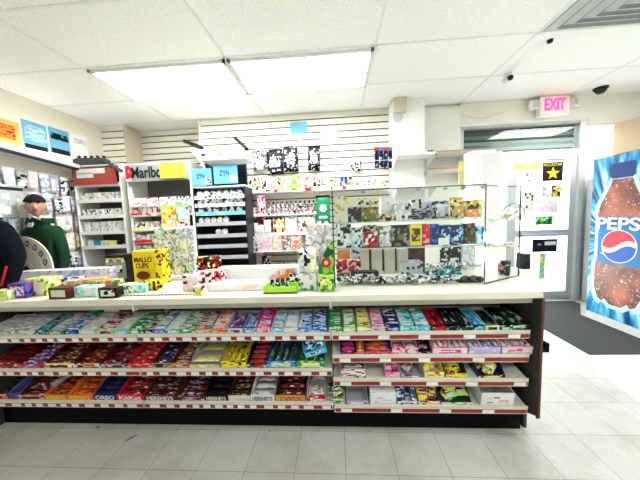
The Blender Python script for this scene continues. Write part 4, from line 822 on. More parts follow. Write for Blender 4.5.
# ================================================================== PEOPLE
def body_mesh(name, verts, edges, radii, head, faceangle, rule, mats, noses=True):
    me = bpy.data.meshes.new(name); me.from_pydata([Vector(v) for v in verts], edges, []); o = bpy.data.objects.new(name, me); COL.objects.link(o)
    sk = o.modifiers.new('skin', 'SKIN'); sk.use_smooth_shade = True
    for i, sv in enumerate(me.skin_vertices[0].data):
        r = radii[i]; sv.radius = (r, r) if not isinstance(r, tuple) else r; sv.use_root = (i == 0)
    ss = o.modifiers.new('sub', 'SUBSURF'); ss.levels = 2; ss.render_levels = 2
    bpy.context.view_layer.update()
    m2 = bpy.data.meshes.new_from_object(o.evaluated_get(bpy.context.evaluated_depsgraph_get())); bpy.data.objects.remove(o)
    bm = BM(); bm.from_mesh(m2)
    # head with brow, nose, chin and ears
    hx, hy, hz, hs = head; q = bmesh.ops.create_uvsphere(bm, u_segments=28, v_segments=20, radius=1)['verts']
    Rz = Matrix.Rotation(faceangle, 4, 'Z')
    for v in q:
        x, y, z = v.co; wz = 1-.28*max(0, -z)**1.5; X = x*.078*wz; Y = y*.098*(1-.12*max(0, -z)); Z = z*.118
        if y < -.2:
            if abs(z-.18) < .14 and abs(x) > .18 and abs(x) < .6: Y += .010           # eye sockets
            nz = math.exp(-((z+.12)/.16)**2-(x/.14)**2); Y -= .028*nz                 # nose
            Y -= .010*math.exp(-((z+.52)/.07)**2-(x/.30)**2)                          # lips
            Y -= .012*math.exp(-((z+.85)/.14)**2-(x/.35)**2)                          # chin
        v.co = (Rz @ Vector((X*hs, Y*hs, Z*hs)))+Vector((hx, hy, hz))
    for s in (-1, 1):
        e = bmesh.ops.create_uvsphere(bm, u_segments=10, v_segments=8, radius=1)['verts']
        for v in e: v.co = (Rz @ Vector((s*.079*hs+v.co.x*.010, .01+v.co.y*.018, v.co.z*.030)))+Vector((hx, hy, hz))
    m3 = bpy.data.meshes.new(name); bm.to_mesh(m3); bm.free(); o = bpy.data.objects.new(name, m3); COL.objects.link(o)
    rm = o.modifiers.new('remesh', 'REMESH'); rm.mode = 'VOXEL'; rm.voxel_size = .0075; rm.use_smooth_shade = True
    bpy.context.view_layer.update(); m4 = bpy.data.meshes.new_from_object(o.evaluated_get(bpy.context.evaluated_depsgraph_get())); bpy.data.objects.remove(o)
    m4.name = name
    o = bpy.data.objects.new(name, m4); COL.objects.link(o); m4.materials.clear()
    for m in mats: m4.materials.append(m)
    for p_ in m4.polygons: p_.material_index = rule(p_.center); p_.use_smooth = True
    return o
def hand_chain(verts, edges, radii, wi, wrist, dirn, side):
    """palm and five bent fingers rooted in the palm"""
    d = Vector(dirn).normalized(); w_ = Vector(wrist); sd = Vector(side).normalized(); dn = d.cross(sd)
    verts.append(w_+d*.045); pi_ = len(verts)-1; edges.append((wi, pi_)); radii.append((.026, .02))
    for k, L in enumerate((.072,.08,.075,.06)):
        a = verts[pi_]+sd*(.026-.0175*k)+d*.02; base = len(verts); verts += [a, a+d*L*.5+dn*.006, a+d*L*.85+dn*.03]; edges += [(pi_, base), (base, base+1), (base+1, base+2)]; radii += [.0095, .0085, .0075]
    a = verts[pi_]+sd*.038-d*.012; base = len(verts); verts += [a, a+sd*.015+d*.03, a+sd*.012+d*.055+dn*.01]; edges += [(pi_, base), (base, base+1), (base+1, base+2)]; radii += [.011, .0095, .008]
def person(name, label, P, head, fa, mats, rule):
    """P: joints"""
    V = [P['pelvis'], P['belly'], P['chest'], P['neckbase'], P['neck']]; E_ = [(0,1),(1,2),(2,3),(3,4)]; Rr = [(.15,.11),(.15,.115),(.17,.12),(.09,.08),.052]
    k = P.get('bulk', 1); Rr = [tuple(a*k for a in r) if isinstance(r, tuple) else r for r in Rr]
    V = [Vector(v) for v in V]
    for s in ('l', 'r'):
        i = len(V); V += [Vector(P[s+'sh']), Vector(P[s+'el']), Vector(P[s+'wr'])]; E_ += [(2, i), (i, i+1), (i+1, i+2)]; Rr += [.078*k, .058*k, .036*k**.5]
        dd = V[-1]-V[-2]; hand_chain(V, E_, Rr, i+2, V[i+2], P.get(s+'hd', dd), P.get(s+'side', (-1 if s == 'l' else 1, 0, 0) if False else (0, -1, 0)))
        i = len(V); V += [Vector(P[s+'hip']), Vector(P[s+'kn']), Vector(P[s+'an']), Vector(P[s+'toe'])]; E_ += [(0, i), (i, i+1), (i+1, i+2), (i+2, i+3)]; Rr += [.095, .062, .042, .036]
    o = body_mesh('body', V, E_, Rr, head, fa, rule, mats)
    o.name = name
    base = Vector((P['pelvis'][0], P['pelvis'][1], 0)); o.data.transform(Matrix.Translation(-base)); o.location = base
    return tag(o, label, 'person'), base
skin = mat('light brown skin', (.50,.27,.17), .5)
HZ = 1.72; hx, hy = aty(35.5, 206, 2.36).x, 2.36
def crule(p):
    x, y, z = p
    if z > 1.575 or (z > 1.545 and y < hy-.03 and abs(x-hx) < .04): return 0
    if abs(z-.90) < .13 and (abs(x-hx) > .13) : return 0 if z < .88 else 1
    if z > .86: return 1
    return 2 if z > .09 else 3
gj = mat('dark green jacket cloth', (.003,.036,.016), .9, bump=(40, .3, .01)); trs = mat('black trousers cloth', (.015,.015,.02), .9); shoe = mat('black shoe leather', (.01,.01,.01), .4)
cl, cb0 = person('person', 'person in dark green jacket and black cap standing behind the counter', dict(
    pelvis=(hx+.01,hy+.03,.95), belly=(hx+.01,hy+.03,1.12), chest=(hx+.01,hy+.03,1.36), neckbase=(hx,hy+.03,1.53), neck=(hx,hy+.02,1.62),
    lsh=(hx-.13,hy+.03,1.47), lel=(hx-.17,hy+.05,1.19), lwr=(hx-.16,hy-.04,.97), rsh=(hx+.15,hy+.03,1.47), rel=(hx+.18,hy+.05,1.19), rwr=(hx+.17,hy-.03,.97),
    lhip=(hx-.09,hy+.03,.88), lkn=(hx-.09,hy+.02,.48), lan=(hx-.09,hy+.04,.09), ltoe=(hx-.10,hy-.12,.045), rhip=(hx+.10,hy+.03,.88), rkn=(hx+.10,hy+.02,.48), ran=(hx+.10,hy+.04,.09), rtoe=(hx+.11,hy-.12,.045), bulk=.84),
    (hx, hy, HZ, .86), .80, [skin, gj, trs, shoe], crule)
def onhead(name, bm, m, fa=.80):
    bmesh.ops.scale(bm, vec=(.88,.88,.88), verts=bm.verts)
    o = obj(name, bm, m, cl, smooth=True); o.location = Vector((hx, hy, HZ))-cb0; o.rotation_euler = (0, 0, fa); return o
bm = BM(); q = bmesh.ops.create_uvsphere(bm, u_segments=24, v_segments=14, radius=1)['verts']
for v in q: v.co = Vector((v.co.x*.086, v.co.y*.105, max(v.co.z, -.05)*.088+.045))
onhead('cap', bm, mat('black knit cap', (.008,.008,.01), .9))
bm = BM()
for i in range(12):
    a = math.pi*(1.15+.7*i/11); bx(bm, (.088*math.cos(a), .102*math.sin(a), .052), (.022, .008, .020), rz=a+math.pi/2)
onhead('cap_band', bm, mat('black knit cap', (.008,.008,.01), .9))
for s in (-1, 1):
    bm = BM(); bmesh.ops.create_uvsphere(bm, u_segments=10, v_segments=8, radius=1, matrix=Matrix.Translation((s*.030, -.083, .018)) @ Matrix.Diagonal((.013,.008,.006,1))); e = onhead('eye', bm, pm('white'))
    bm = BM(); bmesh.ops.create_uvsphere(bm, u_segments=8, v_segments=6, radius=1, matrix=Matrix.Translation((s*.030, -.090, .018)) @ Matrix.Diagonal((.005,.003,.005,1))); onhead('pupil', bm, pm('black'))
    bm = BM(); bx(bm, (s*.031, -.090, .036), (.032, .008, .007)); onhead('eyebrow', bm, pm('black'))
bm = BM(); bmesh.ops.create_uvsphere(bm, u_segments=10, v_segments=8, radius=1, matrix=Matrix.Translation((0, -.098, -.062)) @ Matrix.Diagonal((.022,.006,.005,1))); onhead('mouth', bm, mat('lips', (.30,.09,.07), .5))
bm = BM(); bmesh.ops.create_uvsphere(bm, u_segments=12, v_segments=8, radius=1, matrix=Matrix.Translation((0, -.097, -.048)) @ Matrix.Diagonal((.027,.006,.0045,1))); onhead('moustache', bm, mat('short black hair', (.03,.018,.012), .9))
# jacket collar, zip and undershirt
def onb(name, bm, m): return obj(name, bm, m, cl, loc=Vector((hx, hy, 0))-cb0, smooth=False)
bm = BM()
for s in (-1, 1):
    bx(bm, (0,0,0), (.105,.014,.055), M=Matrix.Translation((s*.048,-.040,1.565)) @ Matrix.Rotation(s*.55, 4, 'Y') @ Matrix.Rotation(s*.45, 4, 'Z'))
    bx(bm, (0,0,0), (.016,.11,.055), M=Matrix.Translation((s*.075,.03,1.575)))
onb('collar', bm, gj)
bm = BM(); bx(bm, (0,0,0), (.05,.01,.05), M=Matrix.Translation((0,-.062,1.545)) @ Matrix.Rotation(-.35, 4, 'X')); onb('undershirt', bm, pm('lgrey'))
bm = BM(); bx(bm, (0,-.100,1.24), (.010,.006,.4)); onb('zip', bm, pm('dark'))
# shopper in navy jacket, mostly outside the left edge
X0, Y0 = -2.89, 1.93
nv = mat('navy padded jacket cloth', (.0025,.004,.009), .9, bump=(14, .5, .02), spec=.1)
def nrule(p):
    x, y, z = p
    if z > 1.66 and x < -2.80: return 0
    if z < 1.05 and x > -2.66: return 0
    if z > .84: return 1
    return 2 if z > .09 else 3
sp_, sb = person('person', 'person in navy padded jacket with red stripe, cut by the left photo edge', dict(
    pelvis=(X0,Y0+.02,.95), belly=(X0,Y0,1.12), chest=(X0+.02,Y0,1.38), neckbase=(X0+.0,Y0,1.58), neck=(X0-.02,Y0,1.66),
    lsh=(X0-.10,Y0-.02,1.48), lel=(X0-.08,Y0-.10,1.22), lwr=(X0+.02,Y0-.28,1.12), rsh=(X0+.20,Y0,1.50), rel=(X0+.33,Y0-.02,1.30), rwr=(X0+.36,Y0-.10,1.08), rhd=(.9,-.35,-.1), lhd=(.6,-.8,0), lside=(0,0,1), rside=(.3,1,0),
    lhip=(X0-.08,Y0+.02,.88), lkn=(X0-.08,Y0+.02,.48), lan=(X0-.08,Y0+.04,.09), ltoe=(X0-.02,Y0-.12,.045), rhip=(X0+.09,Y0+.02,.88), rkn=(X0+.09,Y0+.02,.48), ran=(X0+.09,Y0+.04,.09), rtoe=(X0+.13,Y0-.12,.045), bulk=1.2),
    (X0-.03, Y0-.01, 1.78, .97), .9, [skin, nv, trs, shoe], nrule)
bm = BM(); q = bmesh.ops.create_uvsphere(bm, u_segments=20, v_segments=12, radius=1)['verts']
for v in q: v.co = Vector((v.co.x*.085, v.co.y*.104, max(v.co.z, -.5)*.085+.045))
o = obj('hair', bm, mat('short black hair', (.03,.018,.012), .9), sp_, loc=Vector((X0-.03, Y0-.0, 1.79))-sb, smooth=True)
p = aty(6, 276, 1.80); bm = BM(); bx(bm, (0,0,0), (.012,.01,.16), M=Matrix.Rotation(.42, 4, 'Y')); obj('red_stripe', bm, pm('red'), sp_, loc=Vector((p.x-.01, 1.795, p.z))-sb)

# ================================================================== GOODS ON THE COUNTER TOP
ZC = .9955
# round sign board
c0 = aty(16, 274, 2.10); r = .335
t = thing('round_sign', 'round cream sign with dark lettered rim and picture, between the two people', 'sign', (c0.x, 2.10, ZC), (-.12, 0, 0))
cz = c0.z-ZC; 
def disc(r, x0=None):
    L = []; 
    for i in range(49):
        a = 2*math.pi*i/48; L.append((r*math.cos(a), max(cz+r*math.sin(a), 0)))
    out = []
    for q in L:
        if not out or (Vector(q)-Vector(out[-1])).length > 1e-4: out.append(q)
    return out[:-1] if (Vector(out[0])-Vector(out[-1])).length < 1e-4 else out
for rr_, yy, c, nm in ((r, 0, pm('cream'), 'board'), (r*.93, -.002, mat('pale grey rim print', (.62,.62,.56), .5), 'rim_band'), (r*.74, -.004, pm('cream'), 'face')):
    bm = BM(); poly(bm, disc(rr_), .012, 'y'); bmesh.ops.translate(bm, vec=(0, yy, 0), verts=bm.verts); obj(nm, bm, c, t)
for i in range(9):
    a = .05+i*.30; bm = BM(); q = bmesh.ops.create_circle(bm, cap_ends=True, segments=10, radius=.022)['verts']; bmesh.ops.transform(bm, matrix=Matrix.Translation((r*.84*math.cos(a), -.0035, cz+r*.84*math.sin(a))) @ Matrix.Rotation(math.pi/2, 4, 'X') @ Matrix.Diagonal((1,1.25,1,1)), verts=q)
    o = obj('rim_mark', bm, pm('dark'), t)
    bm = BM(); q = bmesh.ops.create_circle(bm, cap_ends=True, segments=10, radius=.013)['verts']; bmesh.ops.transform(bm, matrix=Matrix.Translation((r*.84*math.cos(a), -.0045, cz+r*.84*math.sin(a))) @ Matrix.Rotation(math.pi/2, 4, 'X') @ Matrix.Diagonal((1,1.25,1,1)), verts=q); obj('rim_mark_centre', bm, pm('lgrey'), o)
bm = BM(); poly(bm, [(-.05,cz-.1),(.2,cz-.1),(.19,cz+.0),(.12,cz+.09),(.04,cz+.04)], .004, 'y'); bmesh.ops.translate(bm, vec=(0, -.008, 0), verts=bm.verts); obj('printed_picture', bm, B('cream+lpink+tan+maroon', 16), t)
CG = [ # name, label, cat, u0, u1, vtop, Y, mat, depth, panel, rz
 ('lime_carton','small lime green carton at the left end of the counter top',0,-8,8,291,1.70,'lime+lemon+white',.07,None,0),
 ('purple_carton','purple carton lying on the counter under the navy sleeve',0,8,24,284,1.74,'purple+blue+purple+navy',.12,'blue+lpink',.1),
 ('yellow_green_carton','yellow and green carton right of the purple one',0,25,47,279,1.80,'lemon+lime+olive+white',.12,'white+lemon',-.05),
 ('long_white_carton','long white carton with navy edge, lying behind the front cartons at left',0,22,106,270,2.00,'white+white+lav+white',.1,None,.10),
 ('navy_white_carton','navy and white patterned carton before the long white one',0,47,76,278,1.90,'navy+white+blue+white',.08,None,.15),
 ('brown_carton','low brown carton with pale green top at the counter edge',0,48,68,288,1.70,'brown+maroon+brown',.09,'cream+mint',-.02),
 ('tan_white_carton','flat white and tan carton slanting behind the pale teal one',0,66,100,280,1.86,'tan+white+cream+orange',.10,None,.25),
 ('pale_teal_carton','pale teal and white carton between the brown and black ones',0,74,96,287,1.74,'mint+white+aqua+white',.08,None,0),
 ('orange_green_carton','orange carton with green leaves print behind the small black one',0,86,116,281,1.84,'tan+orange+green+cream',.08,None,.1),
 ('black_carton','small black carton with white letters at the counter edge',0,98,117,288,1.70,'black+brown+black',.09,'white+black+white',0),
 ('green_white_carton','green and white carton right of the small black one',0,118,132,285,1.76,'white+green+lime+mint',.08,'green+white',.05),
 ('mint_carton','pale mint carton below the yellow cup box',0,133,144,285,1.78,'mint+white+aqua',.07,None,.2),
 ('yellow_black_carton','little yellow and black carton right of the mint one',0,143,158,281,1.84,'yellow+black+brown+yellow',.06,None,-.2),
 ('pink_carton','pale pink and brown carton right of the counter pad',0,182,196,276,1.80,'lpink+white+maroon+cream',.12,None,.1),
 ('yellow_face_carton','cream carton with yellow corner at the pad edge',0,193,203,286,1.73,'cream+yellow+brown+white',.06,None,-.1),
 ('pink_stripe_carton','pink and white striped carton leaning behind the cream one',0,196,210,272,1.86,'lpink+red+white+maroon',.10,None,.5),
 ('red_carton','red carton with pink blots before the long white display boxes',0,207,221,271,1.92,'red+lpink+maroon+white',.09,None,-.2),
 ('wreath_carton','black carton with red ribbon and yellow wreath by the black can rack',0,196,217,257,2.40,'black+maroon+red+lemon+black',.10,None,0),
 ('long_display_box','long white display box with pink slash, the lower front one',0,206,262,284,1.82,'white',.14,None,0),
 ('long_display_box','long white display box with red and yellow mark, the upper rear one',0,216,298,268,2.02,'white',.14,None,0),
 ('checkered_carton','black and white checkered carton behind the lime jar tray',0,289,298,274,1.95,'black+white+black+white',.06,None,0),
 ('green_print_carton','green carton with leaf print at the corner of the glass case',0,318,334,276,1.76,'green+lime+dgreen+cream+lime',.07,'lemon+green+lime',0),
]
for n_, lb, _, u0, u1, vt, Y, m, d, pn, rz in CG: pxbox(n_, lb, 'carton', u0, u1, vt, Y, ZC, m, d, panel=pn, rz=rz)
# black and grey-green box, yellow cup box
o = pxbox('black_gift_box', 'black box with grey green label panel left of the yellow cup box', 'carton', 105, 131, 255, 2.12, ZC, 'black', .12)
W = aty(131, 262, 2.12).x-aty(105, 262, 2.12).x; bm = BM(); bxx(bm, -W*.5, W*.28, -.063, -.0605, .05, .20); lp = obj('label_panel', bm, mat('grey green print', (.22,.30,.27), .5), o)
bm = BM(); bxx(bm, -W*.34, W*.14, -.065, -.063, .10, .165); obj('printed_badge', bm, B('dark+lpink+white+dark', 22), lp); bm = BM(); bxx(bm, -W*.45, W*.25, -.065, -.063, .19, .23); obj('printed_badge', bm, B('gold+cream+olive', 30), lp)
o = pxbox('yellow_cup_box', 'bright yellow candy cup box with brown lettering, standing upright', 'carton', 132, 153, 251, 2.08, ZC, mat('yellow carton', (.88,.66,.02), .45), .13)
z1 = aty(142, 251, 2.08).z-ZC; W = aty(153, 262, 2.08).x-aty(132, 262, 2.08).x
text('printed_name', 'MALLO', .05, (0, -.067, z1*.74), FRONT, mat('brown print', (.12,.03,.01), .5), o, .001, .001, fit=(W*.84, z1*.15)); text('printed_name', 'CUPS', .05, (-W*.06, -.067, z1*.56), FRONT, mat('brown print', (.12,.03,.01), .5), o, .001, .001, fit=(W*.6, z1*.15))
bm = BM(); lathe(bm, [(.045,0),(.06,.012),(.001,.012)], 16, Matrix.Rotation(math.pi/2, 4, 'X') @ Matrix.Diagonal((1,.6,1,1))); bmesh.ops.translate(bm, vec=(0,-.066,z1*.28), verts=bm.verts); obj('printed_cup', bm, mat('brown print', (.12,.03,.01), .5), o)
pxbox('yellow_cup_box', 'second yellow cup box with brown blots at right of the lettered one', 'carton', 154, 161, 250, 2.02, ZC, 'yellow+brown+yellow+maroon', .10)
# tan counter pad with dark edge print
a = atz(140, 292, ZC); bm = BM(); poly(bm, [(-1.62,1.74),(-.98,1.74),(-1.02,2.12),(-1.50,2.14)], .012, 'z'); bmesh.ops.translate(bm, vec=(1.3,-1.9,0), verts=bm.verts); pd = tag(obj('counter_pad', bm, mat('tan lottery pad', (.70,.62,.42), .5), loc=(-1.3,1.9,ZC)), 'tan flat pad on the counter left of the pink carton', 'pad')
bm = BM()
for i in range(22): bx(bm, (-.29+i*.026, -.1605, .006), (.014,.001,.005))
obj('edge_print', bm, pm('brown'), pd)
# spinner rack of pastel packets
p = aty(181, 262, 2.28); t = thing('packet_rack', 'wire counter rack for pastel packets, right of the yellow cup box', 'rack', (p.x, 2.28, ZC)); bm = BM(); cyl(bm, (0,0,0), (0,0,.46), .008); cyl(bm, (0,0,0), (0,0,.012), .12, seg=20)
for zz in (.12,.24,.36): cyl(bm, (-.17,-.03,zz), (.17,-.03,zz), .004); cyl(bm, (0,0,zz), (0,-.03,zz), .004)
obj('wire_frame', bm, alu, t)
for r_ in range(4):
    for k in range(5):
        c = random.choice(['white+mint+lgrey+green','white+grey+lemon','mint+white+grey','lpink+white+green','white+lblue+lgrey+grey']); me = shared(('pkt', c), lambda: pillow_bm(.072, .115, .02, 6, 5, .1, 'z'), [B(c, 38)], True)
        o = inst('pastel_packet', me, (p.x-.155+k*.077, 2.225-.012*(r_ % 2)-.002*k, ZC+.42-r_*.105), (random.uniform(-.1,.1), random.uniform(-.12,.12), 0)); tag(o, f'pastel packet in the {["topmost","second","third","lowest"][r_]} row of the wire counter rack', 'packet', f'packets on the wire rack, {["topmost","second","third","lowest"][r_]} row')
# pink slashes on the long boxes
for nm, dy in (('long_display_box', -.071), ('long_display_box.001', -.071)):
    o = bpy.data.objects[nm]; bb = [v.co for v in o.data.vertices]; W = max(v.x for v in bb); H = max(v.z for v in bb); bm = BM(); poly(bm, [(W*.25,H*.3),(W*.75,H*.3),(W*.95,H*.9),(W*.55,H*.9)], .001, 'y'); bmesh.ops.translate(bm, vec=(0, dy-.001, 0), verts=bm.verts); obj('printed_slash', bm, B('lpink+pink+orange+white', 14), o)
# lime tray with black jars
pa = aty(263, 292, 1.73).x; pb = aty(297, 292, 1.73).x
t = thing('jar_tray', 'lime green counter tray with dark jars, before the long white boxes', 'tray', ((pa+pb)/2, 1.79, ZC)); W = pb-pa; bm = BM(); bxx(bm, -W/2, W/2, -.06, .06, 0, .012)
for q in ((-W/2,W/2,-.06,-.055),(-W/2,W/2,.055,.06),(-W/2,-W/2+.005,-.06,.06),(W/2-.005,W/2,-.06,.06)): bxx(bm, *q, 0, .05)
obj('tray', bm, mat('lime plastic', (.42,.75,.05), .4), t, bevel=.002)
for i in range(6):
    x = pa+.06+(i % 3)*.036+.03*(i//3); y = 1.765+.04*(i//3); bm = BM(); lathe(bm, [(.001,0),(.015,0),(.016,.05),(.010,.06)], 10); j = tag(obj('dark_jar', bm, B('black+dgreen+white', 50), loc=(x, y, ZC+.0135)), 'small dark jar standing in the lime green counter tray', 'jar', 'jars in the lime tray'); bm = BM(); lathe(bm, [(.013,.06),(.013,.078)], 10); obj('lid', bm, pm('black'), j)
# clear bags of yellow smiley sweets, white tissue bouquet, green card
pxbox('white_tub', 'white tub with green logo at the counter corner, under the smiley bag', 'tub', 298, 317, 274, 1.80, ZC, 'white+white+lgrey+green', .09)
z_t = aty(307, 274, 1.80).z
o = pxpouch('smiley_bag', 'clear bag with yellow face and black print on top of white tub', 'bag', 298, 316, 249, 274.3, 1.84, 'white+lemon+white+dark+lgrey', .06)
t = thing('tissue_bouquet', 'bunch of white tissue wrapped flowers rising left of the glass case', 'flowers', (aty(320, 262, 1.95).x, 1.97, ZC)); bm = BM(); lathe(bm, [(.04,0),(.05,.12),(.045,.13)], 14); obj('vase', bm, pm('lpink'), t)
for i in range(9):
    u = 311+(i % 3)*8+random.uniform(-2,2); v = 228+(i//3)*11; q = aty(u, v, 1.96+random.uniform(-.02,.03)); q0 = t.location; bm = BM(); s_ = bmesh.ops.create_icosphere(bm, subdivisions=2, radius=.036)['verts']
    for vv in s_: vv.co *= 1+random.uniform(-.22,.22); vv.co.z *= 1.35
    obj('flower_head', bm, B('white+white+lgrey+lpink', 30), t, loc=q-q0)
    bm = BM(); cyl(bm, q-q0, (0,0,.11), .004, seg=6); obj('stem', bm, pm('grey'), t)
p0 = aty(318, 258, 1.88); p1 = aty(334, 258, 1.88); za = aty(326, 240, 1.88).z; bm = BM(); W = p1.x-p0.x; poly(bm, [(-W/2,0),(W/2,0),(W/2,za-ZC),(W*.1,za-ZC-.05),(-W/2,(za-ZC)*.45)], .006, 'y'); cdx = tag(obj('green_card', bm, B('green+dgreen+lime', 16), loc=((p0.x+p1.x)/2, 1.88, ZC)), 'green slanted card with red round badge beside the glass case', 'card')
bm = BM(); cyl(bm, (.0,-.004,(za-ZC)*.52), (0,0,(za-ZC)*.52), .036, seg=20); bd = obj('red_badge', bm, pm('red'), cdx); bm = BM(); cyl(bm, (0,-.006,(za-ZC)*.52), (0,-.004,(za-ZC)*.52), .018, seg=5); obj('badge_star', bm, pm('white'), bd)
o = pxpouch('green_bag', 'green hanging bag with white round logo, above the tissue flowers', 'bag', 316.5, 330, 196, 227, 3.158, mat('green bag foil', (.01,.22,.09), .35), .03); bm = BM(); cyl(bm, (0,-.022,.04), (0,-.015,.04), .045, seg=18); l_ = obj('round_logo', bm, B('white+green+white', 40), o); bm = BM(); bxx(bm, -.05, .05, -.02, -.014, -.08, -.055); obj('printed_line', bm, pm('white'), o); bm = BM(); bxx(bm, -.085, .085, -.008, .008, .17, .195); obj('black_header', bm, pm('black'), o)

# ================================================================== GLASS CASE
GX0, GX1, GY0, GY1, GZ1 = -.02, 1.03, 1.86, 2.46, 1.69
t = thing('glass_case', 'clear glass display case on the counter, full of small goods', 'display case', ((GX0+GX1)/2, (GY0+GY1)/2, ZC)); gc = t; ox, oy = t.location.x, t.location.y
gl = glass('case glass', (.97,.99,.98), .018); fr = mat('dark glass edge', (.03,.06,.05), .3); H = GZ1-ZC
def gobj(name, bm, m, **k): bmesh.ops.translate(bm, vec=(-ox,-oy,0), verts=bm.verts); return obj(name, bm, m, gc, **k)
bm = BM(); bxx(bm, GX0, GX1, GY0, GY0+.005, 0, H); gobj('front_pane', bm, gl)
bm = BM(); bxx(bm, GX0, GX0+.005, GY0+.005, GY1, 0, H); gobj('side_pane', bm, gl)
bm = BM(); bxx(bm, GX0, GX1, GY0, GY1, H, H+.006); gobj('top_pane', bm, gl)
for (xa, ya), (xb, yb), nm in (((GX1, GY0), (1.40, 2.07), 'corner_pane'),):
    bm = BM(); d = Vector((xb-xa, yb-ya, 0)); ang = math.atan2(d.y, d.x); bx(bm, ((xa+xb)/2, (ya+yb)/2, (H-.01)/2), (d.length, .005, H-.01), rz=ang); gobj(nm, bm, gl)
    bm = BM(); bx(bm, ((xa+xb)/2, (ya+yb)/2, H-.008), (d.length, .007, .007), rz=ang); bx(bm, ((xa+xb)/2, (ya+yb)/2, .006), (d.length, .007, .008), rz=ang); cyl(bm, (xb,yb,0), (xb,yb,H), .006, seg=6); gobj('pane_edge', bm, fr)
    bm = BM(); poly(bm, [(GX1,GY0+.01),(1.39,2.08),(1.39,2.45),(GX1,2.45)], .006, 'z'); bmesh.ops.translate(bm, vec=(0,0,.42), verts=bm.verts); gobj('corner_shelf', bm, gl)
    bm = BM(); poly(bm, [(GX1,GY0+.01),(1.39,2.08),(1.39,2.45),(GX1,2.45)], .006, 'z'); bmesh.ops.translate(bm, vec=(0,0,.20), verts=bm.verts); gobj('corner_shelf', bm, gl)
bm = BM(); cyl(bm, (GX0,GY0,0), (GX0,GY0,H), .005, seg=6); cyl(bm, (GX1,GY0,0), (GX1,GY0,H), .004, seg=6); cyl(bm, (GX0,GY0,H), (GX1,GY0,H), .004, seg=6); gobj('pane_edge', bm, fr)
for x in (GX0+.22, GX0+.6, GX0+.78, GX0+.9, GX1-.02):
    bm = BM(); cyl(bm, (x,GY0-.012,H-.015), (x,GY0+.012,H-.015), .011, seg=10); gobj('clamp', bm, pm('grey'))
Z2, Z1 = 1.462, 1.262
for zz in (Z2, Z1):
    bm = BM(); bxx(bm, GX0+.006, GX1-.006, 1.98, 2.4, zz-.008-ZC, zz-ZC); gobj('glass_shelf', bm, gl)
    bm = BM(); bxx(bm, GX0+.006, GX1-.006, 1.975, 1.98, zz-.009-ZC, zz+.001-ZC); gobj('shelf_edge', bm, mat('pale shelf edge', (.45,.55,.50), .3))
def cg(nm, lb, u0, u1, vt, Y, z, c, d=.08, panel=None, cat='box', rz=0, grp=None):
    c = c.replace('white+white','white+lgrey').replace('lgrey','LG').replace('grey','dark').replace('silver','grey').replace('LG','silver')
    return pxbox(nm, lb+' in the glass case', cat, u0, u1, vt, Y, z+.001, c, d, grp, panel, rz)
for i, (a, b2, c, lb) in enumerate(((348,361,'cream+dark+gold+cream','cream box with dark letters behind the grey and black box'),(362,377,'cream+black+cream+gold','cream and gold box behind the olive green box'),(412,424,'white+black+white+grey','white and black box behind the pile of flat cases'),(452,464,'gold+lemon+brown+dark','yellow gold box behind the gold leaf box'))): cg('rear_box', lb, a, b2, [198,198,199,197][i], 2.24, Z2, c, .06)
cg('cream_box','tall cream and gold box, left end of top shelf',334.5,347,196,2.02,Z2,'cream+gold+cream',.06)
cg('grey_box','grey and black box right of the cream and gold one',348,361,207,2.04,Z2,'grey+black+silver+dark')
cg('olive_box','olive green box with gold rim on top shelf',362,378,207,2.04,Z2,'olive+dgreen+gold+olive')
cg('gold_box','black and gold box under the white block',379,396,214,2.02,Z2,'dark+gold+brown+cream')
cg('white_block','large white block behind the black and gold box',381,396,198,2.12,Z2,'white+white+cream',.1)
cg('white_block','white block with grey foot, right of the first',396,411,203,2.04,Z2,'white+white+grey+lgrey',.1)
for i in range(5): 
    z = Z2+.001+i*.017; a = aty(411, 215, 2.03).x; bm = rbox_bm(.15+random.uniform(-.02,.01), .12, .0145); tag(obj('flat_case', bm, B('black+grey+silver+dark', 30), loc=(a+.075+random.uniform(-.01,.01), 2.1, z+.0005*i), rot=(0,0,random.uniform(-.12,.12))), 'flat black case in the pile on the top shelf of the glass case', 'case', 'pile of flat black cases')
for i in range(2): cg('flat_silver_case',['lower','upper'][i]+' silver and purple case behind the pale grey pouch',426+i,449,[210,201][i],2.12+.0*i,[Z2,aty(437,210,2.12).z][i],'silver+dark+lav+grey',.08)
pxpouch('silver_pouch','silver grey printed pouch leaning on the top shelf of the glass case','pouch',436,450,204,218,2.03,'silver+lgrey+grey+navy',.03)
cg('gold_leaf_box','gold leaf patterned box, right end of top shelf',451,466,202,2.06,Z2,'gold+cream+tan+brown',.08)
cg('long_gold_box','long yellow gold wrapped box behind the orange one',465,482,200,2.14,Z2,'gold+lemon+brown',.08)
cg('orange_box','orange and cream box before the long gold one',466,481,209,2.03,Z2,'tan+orange+cream',.06)
cg('grey_white_box','grey and white patterned box, left end of middle shelf',336,351,224,2.04,Z1,'white+grey+dark+lgrey')
cg('white_blue_box','white box with blue foot on middle shelf',352,362,228,2.04,Z1,'white+lblue+navy+white')
cg('red_box','red low box with white mark on middle shelf',364,377,232,2.03,Z1,'red+maroon+white',.06)
cg('black_green_box','black and dark green box behind the red low one',363,378,225,2.14,Z1,'black+cream+dgreen',.06)
cg('pale_box','pale grey box right of the red one',379,391,226,2.04,Z1,'lgrey+white+olive')
cg('camo_box','black and grey camouflage box on middle shelf',392,409,225,2.05,Z1,'black+grey+olive+silver')
cg('amber_box','amber yellow box with brown flower',410,422,224,2.04,Z1,'yellow+gold+yellow',.06,'brown+gold+brown')
cg('crimson_box','narrow crimson box with pink marks',423,430,224,2.04,Z1,'red+pink+red',.06)
cg('navy_tall_box','navy upright box right of the crimson one',431,439,224,2.04,Z1,'navy+blue+navy',.06)
